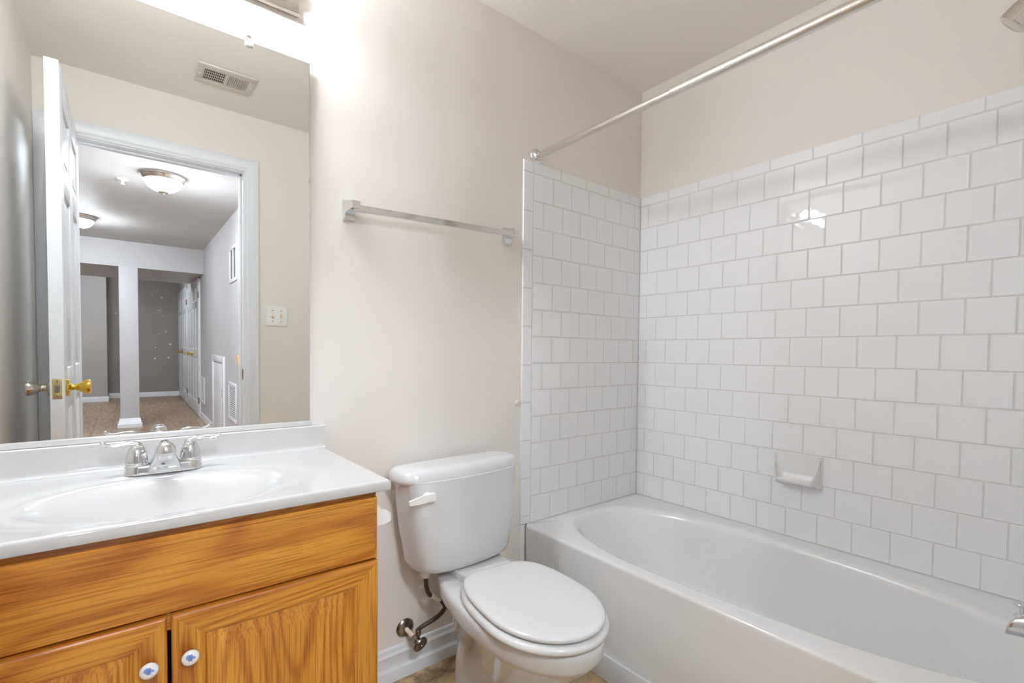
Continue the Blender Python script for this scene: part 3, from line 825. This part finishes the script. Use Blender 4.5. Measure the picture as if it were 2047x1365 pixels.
# ------------------------------------------------------------------ supply valve and hose
sv = thing('supply_valve', 'tarnished chrome shutoff valve low on the wall left of the toilet', 'valve', (-1.258, 0, 0.155))
obj('escutcheon', MB().lathe([(0.031, 0.0005), (0.032, 0.002), (0.030, 0.005), (0.020, 0.009), (0.012, 0.012), (0.009, 0.0125)], (-1.2585, 0, 0.157), (0, -1, 0), 30), steel_d, sv)
obj('pipe', MB().lathe([(0.0078, 0.0), (0.0078, 0.052)], (-1.2585, -0.006, 0.157), Vector((0.12, -1, -0.2)), 18), plastic_iv, sv)
vb = Vector((-1.2515, -0.064, 0.1452))
b_ = MB().lathe([(0.0105, -0.010), (0.0115, -0.008), (0.0115, 0.002), (0.0125, 0.003), (0.0125, 0.012), (0.0095, 0.013), (0.0085, 0.024)], vb, Vector((0.12, -1, -0.2)), 20)
b_.lathe([(0.0075, 0.0), (0.0075, 0.012), (0.0095, 0.013), (0.0095, 0.022), (0.007, 0.024)], vb+Vector((0.002, -0.006, 0.004)), (0.35, 0, 1), 18)
obj('valve_body', b_, steel_d, sv)
rgs = []
ax = Vector((0.12, -1, -0.2)).normalized(); q_ = ax.to_track_quat('Z', 'Y').to_matrix()
hc = vb+ax*0.024
for (k, h) in ((0.35, -0.002), (0.92, 0.0), (1.0, 0.002), (1.0, 0.007), (0.93, 0.010), (0.55, 0.0115), (0.2, 0.0105), (0.12, 0.0085), (0.01, 0.0085)):
    rgs.append([hc + q_ @ Vector((0.0185*k*math.cos(2*PI*i/30), 0.026*k*math.sin(2*PI*i/30), h)) for i in range(30)])
m_ = MB().loft(rgs)
bmesh.ops.rotate(m_.bm, cent=hc, matrix=Matrix.Rotation(math.radians(-62), 3, ax), verts=m_.bm.verts[:])
obj('valve_handle', m_, steel_d, sv)
sh = thing('supply_hose', 'dark braided hose curving from the wall valve up to the toilet tank', 'hose', (-1.22, -0.09, 0.25))
path = [(-1.246, -0.068, 0.166), (-1.244, -0.069, 0.176), (-1.229, -0.075, 0.187), (-1.202, -0.080, 0.196), (-1.173, -0.086, 0.210), (-1.157, -0.091, 0.231), (-1.166, -0.095, 0.253), (-1.191, -0.101, 0.279), (-1.220, -0.107, 0.300), (-1.236, -0.112, 0.328), (-1.243, -0.115, 0.372)]
obj('hose', MB().tube(path, 0.0074, 16, 8), braid, sh)
obj('sleeve', MB().tube([(-1.181, -0.0985, 0.2700), (-1.199, -0.1025, 0.2855), (-1.220, -0.107, 0.300)], 0.0086, 16, 5), plastic_w, sh)['label'] = 'clear plastic tag wrapped round the hose'
obj('coupling_nut', MB().lathe([(0.0125, 0), (0.0145, 0.006), (0.0145, 0.020), (0.017, 0.022), (0.017, 0.034)], (-1.243, -0.115, 0.370), (0, 0, 1), 12), plastic_w, sh)
obj('ferrule', MB().lathe([(0.0085, -0.012), (0.0085, 0.002), (0.0075, 0.006)], (-1.2455, -0.0685, 0.172), (0.1, 0, 1), 16), steel_d, sh)

# ------------------------------------------------------------------ bathtub
bt = thing('bathtub', 'white alcove bathtub with a flat apron below white tile', 'bathtub', (-0.37, -0.762, 0))
BX0, BX1, BY0, BY1 = -0.735, -0.0005, YT+0.0005, -0.0005
TCX, TCY = -0.371, -0.765
def superell(a, b, e, n, cx, cy, z):
    return [Vector((cx+a*sgnpow(math.cos(2*PI*i/n), 2/e), cy+b*sgnpow(math.sin(2*PI*i/n), 2/e), z)) for i in range(n)]
n_ = 160
def rect_ring(x0, x1, y0, y1, z, rad):
    cx, cy = (x0+x1)/2, (y0+y1)/2; pts = []
    for p in superell(1, 1, 60, n_, 0, 0, 0):
        pts.append(Vector((cx+p.x*(x1-x0)/2, cy+p.y*(y1-y0)/2, z)))
    return pts
def well(ins, z, e, dyh=0.0):
    def tap(p):
        k = max(0.0, min(1.0, (-0.45-p.y)/0.95)); f = 1.045 - 0.135*k
        xc = -0.386 + 0.018*k
        return Vector((xc + (p.x-(TCX+0.006))*f, p.y, p.z))
    """well opening; the head end (towards the back wall) slopes more"""
    a, b = 0.292-ins, 0.690-ins-dyh/2
    return [tap(p) for p in superell(a, b, e, n_, TCX+0.006, -0.745-dyh/2, z)]
tubm = MB()
rings = []
rings.append(rect_ring(BX0+0.004, BX1, BY0, BY1, 0.002, 0))
rings.append(rect_ring(BX0, BX1, BY0, BY1, 0.05, 0))
rings.append(rect_ring(BX0, BX1, BY0, BY1, 0.388, 0))
for (o, z) in ((0.0008, 0.3925), (0.0032, 0.3965), (0.0068, 0.3990), (0.012, 0.4000)):
    rings.append(rect_ring(BX0+o, BX1, BY0, BY1, z, 0))
rings.append(well(-0.010, 0.4000, 2.75))
for (ins, z, dyh) in ((-0.006, 0.3997, 0), (-0.002, 0.3987, 0.001), (0.003, 0.3962, 0.002), (0.008, 0.3915, 0.004), (0.012, 0.384, 0.008), (0.0145, 0.375, 0.012), (0.018, 0.357, 0.02), (0.026, 0.30, 0.06), (0.036, 0.23, 0.11), (0.046, 0.17, 0.15), (0.060, 0.125, 0.18), (0.082, 0.098, 0.20), (0.115, 0.085, 0.21), (0.17, 0.080, 0.22), (0.24, 0.079, 0.30)):
    rings.append(well(ins, z, 2.75 - 0.3*min(max(ins, 0)/0.06, 1), dyh))
tubm.loft(rings, False, True)
obj('tub_shell', tubm, tub_m, bt, angle=40)
obj('drain', MB().lathe([(0.030, -0.002), (0.031, 0.003), (0.024, 0.004), (0.02, 0.0015), (0, 0.0015)], (TCX, -1.22, 0.0825), (0, 0, 1), 28), chrome, bt)
obj('overflow_plate', MB().lathe([(0.036, -0.003), (0.036, 0.004), (0.030, 0.010), (0, 0.012)], (TCX, -1.432, 0.30), (0, 1, 0.12), 28), chrome, bt)

# ------------------------------------------------------------------ soap dish
sd = thing('soap_dish', 'white ceramic soap dish on the tiled wall above the tub', 'soap dish', (0, -0.746, 0.66))
m = MB()
SY0, SY1, SZ0, SZ1 = -0.829, -0.664, 0.607, 0.727
r = []
for ins, d in ((0, 0.0055), (0, 0.011), (0.002, 0.0135), (0.006, 0.0145)):
    r.append([Vector((-d, SY0+ins, SZ0+ins)), Vector((-d, SY1-ins, SZ0+ins)), Vector((-d, SY1-ins, SZ1-ins)), Vector((-d, SY0+ins, SZ1-ins))])
m.loft(r)
obj('back_plate', m, dish_m, sd, angle=30)
# tray: shell loft along y with a scooped section between raised ends
def tray(y):
    s = abs((y-(SY0+SY1)/2)/((SY1-SY0)/2-0.006)); s = min(s, 1)
    lift = 0.080*max(0, (s-0.66)/0.34)**2.2           # ends sweep up to the plate
    deep = 0.062-0.036*max(0, (s-0.6)/0.4)**2.2
    inner = [(0.012, SZ0+min(0.060+lift, 0.116)), (0.016, SZ0+0.030+lift), (0.024, SZ0+0.022+lift*0.9), (deep-0.014, SZ0+0.021+lift*0.7), (deep-0.006, SZ0+0.026+lift*0.65), (deep-0.002, SZ0+0.027+lift*0.6)]
    outer = [(deep, SZ0+0.022+lift*0.55), (deep-0.004, SZ0+0.014+lift*0.5), (deep-0.020, SZ0+0.006+lift*0.25), (0.020, SZ0+0.002), (0.010, SZ0+0.0015)]
    return [Vector((-a, y, b)) for a, b in inner+outer]
ys = [SY0+0.006+(SY1-SY0-0.012)*i/32 for i in range(33)]
obj('tray', MB().loft([tray(y) for y in ys]), dish_m, sd, angle=55)

# ------------------------------------------------------------------ shower curtain rod
rz, rx = 1.888, -0.690
cr = thing('shower_curtain_rod', 'steel shower curtain rod running above the tub edge', 'curtain rod', (rx, -0.76, rz))
obj('rod', MB().lathe([(0.0125, 0.004), (0.0125, 0.62), (0.0128, 0.622), (0.0146, 0.624), (0.0146, 1.514)], (rx, 0, rz), (0, -1, 0), 24), rod_m, cr)
fl = [(0.031, 0.0003), (0.0315, 0.004), (0.029, 0.008), (0.024, 0.010), (0.021, 0.014), (0.018, 0.018), (0.0165, 0.026), (0.0135, 0.027)]
obj('flange', MB().lathe(fl, (rx, 0, rz), (0, -1, 0), 28), chrome, cr)
obj('flange', MB().lathe(fl, (rx, YT, rz), (0, 1, 0), 28), chrome, cr)

# ------------------------------------------------------------------ shower head and arm
SX = -0.355
sw = thing('wall_shower', 'chrome shower head at the upper right above the tub', 'shower', (SX, YT, 1.98))
obj('shower_arm', MB().tube([(SX, YT+0.002, 2.02), (SX, YT+0.05, 2.015), (SX, YT+0.09, 1.992), (SX, YT+0.125, 1.962)], 0.0105, 16, 6), chrome, sw)
obj('arm_flange', MB().lathe([(0.033, 0), (0.032, 0.004), (0.022, 0.012), (0.012, 0.014)], (SX, YT, 2.02), (0, 1, 0), 24), chrome, sw)
hd_ = MB().lathe([(0.012, -0.012), (0.014, 0.0), (0.022, 0.010), (0.0300, 0.018), (0.0312, 0.024), (0.0312, 0.082), (0.0322, 0.083), (0.0322, 0.110), (0.030, 0.113), (0.026, 0.1145), (0, 0.1145)], (SX, YT+0.131, 1.950), (0, 0.707, -0.62), 32)
obj('spray_head', hd_, nickel, sw, angle=30)

# ------------------------------------------------------------------ tub spout
ts = thing('tub_spout', 'chrome tub spout with lift knob at the far right of the tub', 'spout', (-0.365, YT, 0.48))
UX = -0.365; uy = -1.352
m = MB(); rg = []
def usec(y, w, zt, zb, e=3.2):
    lean = 0.007 if y > -1.36 else 0.0
    return [Vector((UX+w*(1.0-0.13*math.sin(2*PI*i/36))*sgnpow(math.cos(2*PI*i/36), 2/e), y-lean*math.sin(2*PI*i/36), (zt+zb)/2+(zt-zb)/2*sgnpow(math.sin(2*PI*i/36), 2/e))) for i in range(36)]
for (y, w, zt, zb) in ((YT+0.008, 0.030, 0.520, 0.462), (YT+0.03, 0.029, 0.519, 0.464), (-1.44, 0.0275, 0.514, 0.463), (-1.40, 0.0265, 0.508, 0.458), (-1.372, 0.0262, 0.503, 0.450), (uy, 0.0262, 0.498, 0.446), (uy+0.006, 0.0262, 0.494, 0.446), (uy+0.008, 0.0245, 0.490, 0.449)):
    rg.append(usec(y, w, zt, zb))
m.loft(rg, True, False)
m.loft([usec(uy+0.008, 0.0245, 0.490, 0.449), usec(uy+0.007, 0.0220, 0.487, 0.452), usec(uy-0.002, 0.0215, 0.4865, 0.4525)], False, False)
obj('spout_body', m, chrome, ts, angle=50)
obj('outlet', MB().loft([usec(uy-0.001, 0.0218, 0.487, 0.452), usec(uy-0.035, 0.0205, 0.4855, 0.4535)], False, True), outlet_m, ts)
obj('lift_knob', MB().lathe([(0.0042, -0.004), (0.0042, 0.016), (0.006, 0.017), (0.0125, 0.019), (0.0135, 0.0215), (0.012, 0.0235), (0, 0.0245)], (UX, uy-0.012, 0.500), (0, 0.1, 1), 24), chrome, ts)

# ------------------------------------------------------------------ dab on the wall beside the tile edge
tag(obj('wall_bumper', MB().lathe([(0.0125, 0), (0.0125, 0.003), (0.010, 0.006), (0.005, 0.0072), (0, 0.0075)], (-0.773, 0, 0.897), (0, -1, 0), 22), caulk_m), 'small round cream wall bumper beside the tile edge', 'wall bumper')

# ------------------------------------------------------------------ light switch (door wall, seen in the mirror)
sx_, sz_ = -1.306, 1.274
ls = thing('light_switch', 'white double light switch plate on the beige wall, seen in the mirror', 'light switch', (sx_, YD, sz_))
r = []
for ins, d in ((0, 0.0004), (0.0005, 0.003), (0.003, 0.0058), (0.006, 0.0064)):
    a, b = 0.058-ins, 0.060-ins
    r.append([Vector((sx_-a, YD+d, sz_-b)), Vector((sx_+a, YD+d, sz_-b)), Vector((sx_+a, YD+d, sz_+b)), Vector((sx_-a, YD+d, sz_+b))])
obj('plate', MB().loft(r), plastic_w, ls)
for k in (-1, 1):
    obj('toggle', MB().box(sx_+k*0.023-0.0055, sx_+k*0.023+0.0055, YD+0.006, YD+0.0085, sz_-0.013, sz_+0.013, 0.001).box(sx_+k*0.023-0.004, sx_+k*0.023+0.004, YD+0.006, YD+0.019, sz_-0.006+k*0.004, sz_+0.006+k*0.004, 0.0015), plastic_iv, ls)
    for zz in (-0.031, 0.031):
        obj('screw', MB().lathe([(0.003, 0), (0.003, 0.001), (0, 0.0012)], (sx_+k*0.023, YD+0.0064, sz_+zz), (0, 1, 0), 12), steel_d, ls)

# ------------------------------------------------------------------ ceiling register (seen in the mirror)
cv = thing('ceiling_vent', 'off-white ceiling register with fine louvers, seen in the mirror', 'vent', (-1.607, -1.251, H))
x0, x1, y0, y1 = -1.726, -1.488, -1.350, -1.152
m = MB()
fw_ = 0.034
def frame_box(m, x0, x1, y0, y1, f, fy, zt, zb, bv=0.002):
    m.box(x0, x1, y0, y0+fy, zb, zt, bv); m.box(x0, x1, y1-fy, y1, zb, zt, bv); m.box(x0, x0+f, y0+fy-0.001, y1-fy+0.001, zb, zt, bv); m.box(x1-f, x1, y0+fy-0.001, y1-fy+0.001, zb, zt, bv)
frame_box(m, x0, x1, y0, y1, 0.030, 0.045, H-0.0005, H-0.0095, 0.003)
obj('frame', m, vent_m, cv)
obj('duct_shade', MB().box(x0+0.02, x1-0.02, y0+0.03, y1-0.03, H-0.0012, H-0.0004), dark_m, cv)  # flat dark sheet painting the shade behind the louvers
for half in (0, 1):
    m = MB()
    xa = x0+0.030 if half == 0 else (x0+x1)/2+0.004; xb = (x0+x1)/2-0.004 if half == 0 else x1-0.030
    ang = math.radians(-30 if half == 0 else 42)
    for i in range(11):
        xc = xa+(xb-xa)*(i+0.5)/11
        mt = Matrix.Translation((xc, (y0+y1)/2, H-0.0075)) @ Matrix.Rotation(ang, 4, 'Y')
        m.box(-0.0020 if half == 0 else -0.0035, 0.0020 if half == 0 else 0.0035, -(y1-y0)/2+0.04, (y1-y0)/2-0.04, -0.0004, 0.0004, mtx=mt)
    obj('louver_bank', m, vent_m, cv)
m = MB()
for i in range(3): m.box(x0+0.03, (x0+x1)/2, y0+0.045+(y1-y0-0.09)*(i+1)/4-0.0015, y0+0.045+(y1-y0-0.09)*(i+1)/4+0.0015, H-0.006, H-0.003)
m.box((x0+x1)/2-0.005, (x0+x1)/2+0.005, y0+0.04, y1-0.04, H-0.0095, H-0.001, 0.001)
obj('crossbar', m, vent_m, cv)
for xx in (x0+0.014, x1-0.014): obj('screw', MB().lathe([(0.004, 0), (0.003, 0.0015), (0, 0.002)], (xx, (y0+y1)/2, H-0.0095), (0, 0, -1), 14), plastic_w, cv)

# ================================================================== hall beyond the doorway (seen only in the mirror)
HXL = -5.4
struct('floor_hall', MB().box(HXL, HX, HY-0.1, YD2, -0.1, -0.0005), plank_m, label='brown plank floor of the hall, seen in the mirror', cat='floor')
struct('ceiling_hall', MB().box(HXL, HX, HY-0.1, YD, H, H+0.1).box(HX, 0.1, YD2, YD, H, H+0.1), hall_ceil, label='white hall ceiling, seen in the mirror', cat='ceiling')
struct('wall_hall_right', MB().box(HX, HX+0.1, HY-0.1, YD2, 0, H), hall_paint, label='grey hall wall with the closet doors', cat='wall')
wall_far = struct('wall_hall_far', MB().box(HXL, HX, HY-0.1, HY, 0, H), taupe_paint, label='dark taupe wall at the far end of the hall', cat='wall')
struct('wall_hall_left', MB().box(HXL-0.1, HXL, HY-0.1, YD2, 0, H), hall_paint, label='grey wall on the far left of the hall', cat='wall')
struct('wall_hall_front', MB().box(HXL, XL-0.1, YD2, YD2+0.1, 0, H), hall_paint, label='grey wall left of the doorway', cat='wall')
struct('wall_hall_jog', MB().box(HXL, -2.294, HY, -9.834, 0, H), jog_paint, label='grey wall standing forward of the dark far wall', cat='wall')
sp_ = MB()
for (x, z) in ((-1.62, 2.02), (-1.46, 1.98), (-1.52, 1.72), (-1.45, 1.62), (-1.50, 1.25), (-1.40, 1.30), (-1.57, 0.98), (-1.58, 0.76), (-1.36, 0.78), (-1.33, 1.05), (-2.18, 1.62), (-1.47, 1.73)):
    sp_.lathe([(random.uniform(0.007, 0.016), 0), (0.004, 0.0015), (0, 0.0016)], (x, HY, z), (0, 1, 0), 12)
o = obj('spackle_patch', sp_, spackle_m, wall_far); o['kind'] = 'stuff'
HB = [(0, 0), (0.014, 0), (0.014, 0.07), (0.008, 0.09), (0, 0.095)]
struct('baseboard_hall_far', baseboard_x(MB(), -2.294, HX, HY, 1, HB), trim_white, label='white baseboard on the far taupe wall', cat='baseboard')
m = baseboard_x(MB(), HXL, -2.28, -9.834, 1, HB); baseboard_y(m, HY, -9.834, -2.294, 1, HB)
struct('baseboard_hall_jog', m, trim_white, label='white baseboard on the forward grey wall', cat='baseboard')
struct('beam', MB().box(HXL, HX, -8.0, -6.47, 2.052, H), hall_paint, label='boxed-in ceiling beam across the hall', cat='beam')
pc = struct('pillar', MB().box(-2.078, -1.886, -6.56, -6.36, 0, 2.053, 0.004), hall_paint, label='square grey pillar under the beam, seen in the mirror', cat='pillar')
rgp = []
for (o, z) in ((0.002, 0.0), (0.030, 0.0), (0.030, 0.045), (0.018, 0.06), (0.013, 0.10), (0.006, 0.115), (0.0, 0.118)):
    rgp.append([Vector((-2.078-o, -6.56-o, z)), Vector((-1.886+o, -6.56-o, z)), Vector((-1.886+o, -6.36+o, z)), Vector((-2.078-o, -6.36+o, z))])
struct('baseboard_pillar', MB().loft(rgp, False, False), trim_white, label='white baseboard round the foot of the pillar', cat='baseboard')
m = baseboard_y(MB(), -6.80, -5.54, HX, -1, HB); baseboard_y(m, -4.53, -1.75, HX, -1, HB); baseboard_y(m, HY, -10.62+0.05, HX, -1, HB)
struct('baseboard_hall_right', m, trim_white, label='white baseboard along the grey hall wall', cat='baseboard')

# closets: two pairs of six-panel leaves with casing
def hall_casing(name, ya, yb, zt, label):
    w = 0.058; m = MB()
    m.box(HX-0.016, HX+0.002, yb-w, yb, 0, zt+w, 0.003); m.box(HX-0.016, HX+0.002, ya, ya+w, 0, zt+w, 0.003); m.box(HX-0.016, HX+0.002, ya, yb, zt, zt+w, 0.003)
    return struct(name, m, trim_white, label=label, cat='trim')
closets = ((-8.60, -6.90, 'near'), (-10.44, -8.74, 'far'))
dn = 2
for ya, yb, which in closets:
    hall_casing('trim_%d' % (dn//2+3), ya-0.058, yb+0.058, 2.03, 'white casing round the %s pair of closet doors' % which)
    mid = (ya+yb)/2
    for k, (a, b) in enumerate(((mid+0.002, yb-0.003), (ya+0.003, mid-0.002))):
        dl = stroot('door_%d' % dn, (HX, (a+b)/2, 0.015), 'white paneled %s leaf of the %s closet pair, seen in the mirror' % (('near', 'far')[k], which), 'door')
        m = MB()
        for (u0, u1, z0, z1, w0, w1, bv) in six_panel(m, b-a, 2.01, 0.030):
            m.box(HX-0.022+w0-0.001, HX-0.022+w1-0.001, a+u0, a+u1, 0.015+z0, 0.015+z1, bv)
        obj('door_slab', m, trim_white, dl)
        ky = a+0.06 if k == 0 else b-0.06
        kb = obj('door_knob', MB().lathe(knob_prof(0.95), (HX-0.023, ky, 0.92), (-1, 0, 0), 20), brass, dl)
        kb['label'] = 'brass door knob'
        for zc in (0.25, 1.80):
            hy = b if k == 0 else a
            obj('hinge', MB().box(HX-0.027, HX-0.020, hy-0.03, hy+0.03, zc-0.045, zc+0.045, 0.001), steel_d, dl)
        dn += 1

# access hatch
ah = stroot('door_%d' % dn, (HX, -5.03, 0), 'small white access door low on the grey hall wall', 'access door')
m = MB()
m.box(HX-0.018, HX+0.001, -5.49, -5.40, 0.03, 0.955, 0.004); m.box(HX-0.018, HX+0.001, -4.66, -4.57, 0.03, 0.955, 0.004); m.box(HX-0.018, HX+0.001, -5.41, -4.65, 0.885, 0.955, 0.004)
obj('casing', m, trim_white, ah)
obj('panel', MB().box(HX-0.010, HX-0.002, -5.398, -4.668, 0.03, 0.872, 0.003), trim_white, ah)
obj('hinge', MB().box(HX-0.015, HX-0.009, -4.70, -4.66, 0.50, 0.60, 0.001), steel_d, ah)
obj('hinge', MB().box(HX-0.015, HX-0.009, -4.70, -4.66, 0.10, 0.20, 0.001), steel_d, ah)

def wall_grille(name, label, ya, yb, z0, z1, kind):
    g = thing(name, label, 'vent', (HX, (ya+yb)/2, (z0+z1)/2))
    f = 0.035; m = MB()
    m.box(HX-0.010, HX-0.0005, ya, yb, z0, z0+f, 0.003); m.box(HX-0.010, HX-0.0005, ya, yb, z1-f, z1, 0.003)
    m.box(HX-0.010, HX-0.0005, ya, ya+f, z0+f-0.002, z1-f+0.002, 0.003); m.box(HX-0.010, HX-0.0005, yb-f, yb, z0+f-0.002, z1-f+0.002, 0.003)
    obj('frame', m, trim_white, g)
    obj('backing', MB().box(HX-0.002, HX-0.0004, ya+f-0.005, yb-f+0.005, z0+f-0.005, z1-f+0.005), {'slot': grille_grey, 'mesh': grille_grey, 'plain': trim_white}[kind], g)
    m = MB()
    if kind == 'slot': m.box(HX-0.009, HX-0.002, (ya+yb)/2-0.012, (ya+yb)/2+0.012, z0+f, z1-f, 0.002)
    elif kind == 'mesh':
        for i in range(15):
            zz = z0+f+(z1-z0-2*f)*(i+0.5)/15
            m.box(HX-0.007, HX-0.003, ya+f, yb-f, zz-0.006, zz+0.006)
    else:
        for i in range(8):
            zz = z0+f+(z1-z0-2*f)*(i+0.5)/8
            m.box(HX-0.006, HX-0.003, ya+f, yb-f, zz-0.012, zz+0.012)
    obj('louvers', m, trim_white, g)
wall_grille('wall_vent', 'tall white return vent high on the grey hall wall', -4.20, -3.795, 1.712, 2.066, 'slot')
wall_grille('wall_vent', 'white louvered vent low on the hall wall beside the access door', -4.29, -3.84, 0.318, 0.706, 'mesh')
wall_grille('wall_vent', 'plain white vent low on the hall wall near the closet doors', -6.81, -6.36, 0.240, 0.612, 'plain')

hr = thing('handrail', 'end of a varnished wooden handrail beside the doorway, seen in the mirror', 'handrail', (HX, -3.3, 0.7))
obj('rail', MB().tube([(HX-0.055, -3.31, 0.965), (HX-0.055, -3.29, 0.945), (HX-0.055, -2.75, 0.45)], 0.024, 18, 4), pine, hr)
for (y, z) in ((-3.24, 0.865), (-2.85, 0.50)):
    obj('bracket', MB().tube([(HX-0.001, y, z-0.06), (HX-0.035, y, z-0.055), (HX-0.055, y, z+0.01)], 0.009, 12, 4).lathe([(0.028, 0), (0.026, 0.005), (0, 0.006)], (HX, y, z-0.06), (-1, 0, 0), 18), plastic_w, hr)

def ceiling_lamp(x, y, label, group=None, dm=dome_m):
    l = thing('ceiling_lamp', label, 'ceiling lamp', (x, y, H), group)
    obj('base_ring', MB().lathe([(0.135, 0.0005), (0.146, 0.004), (0.147, 0.012), (0.139, 0.020), (0.136, 0.030), (0.128, 0.040), (0.118, 0.046)], (x, y, H), (0, 0, -1), 48), nickel, l)
    obj('glass_dome', MB().lathe([(0.121, 0.042), (0.121, 0.048), (0.114, 0.066), (0.098, 0.088), (0.075, 0.106), (0.048, 0.118), (0.030, 0.122), (0.0, 0.123)], (x, y, H), (0, 0, -1), 48), dm, l)
    obj('finial', MB().lathe([(0.032, 0.120), (0.034, 0.126), (0.026, 0.132), (0.010, 0.136), (0.008, 0.144), (0, 0.146)], (x, y, H), (0, 0, -1), 24), nickel, l)
    return l
ceiling_lamp(-1.765, -3.135, 'lit domed ceiling lamp nearest the doorway, seen in the mirror')
ceiling_lamp(-2.375, -5.20, 'lit domed ceiling lamp farther down the hall, half hidden by the door')
ceiling_lamp(-4.0, -3.3, 'unseen domed lamp added at the left side of the hall for brightness')  # out of view, added to raise the hall's brightness
ceiling_lamp(-1.90, -2.30, 'unseen domed lamp added just outside the bathroom doorway as fill light', dm=dome_added_door_m)  # added fill through the doorway, hidden from the mirror
ceiling_lamp(-2.4, -8.45, 'unseen domed lamp added behind the beam to light the far taupe wall', dm=dome_added_beam_m)  # added light for the far walls, hidden by the beam

ss = thing('sprinkler_head', 'small white ceiling sprinkler beside the domed lamp, seen in the mirror', 'sprinkler', (-2.01, -3.452, H))
obj('escutcheon', MB().lathe([(0.042, 0.0003), (0.040, 0.004), (0.020, 0.008), (0.010, 0.009)], (-2.01, -3.452, H), (0, 0, -1), 24), plastic_w, ss)
obj('nozzle', MB().lathe([(0.009, 0.006), (0.008, 0.030), (0.004, 0.034), (0.015, 0.038), (0.015, 0.041), (0, 0.042)], (-2.01, -3.452, H), (0, 0, -1), 18), plastic_w, ss)
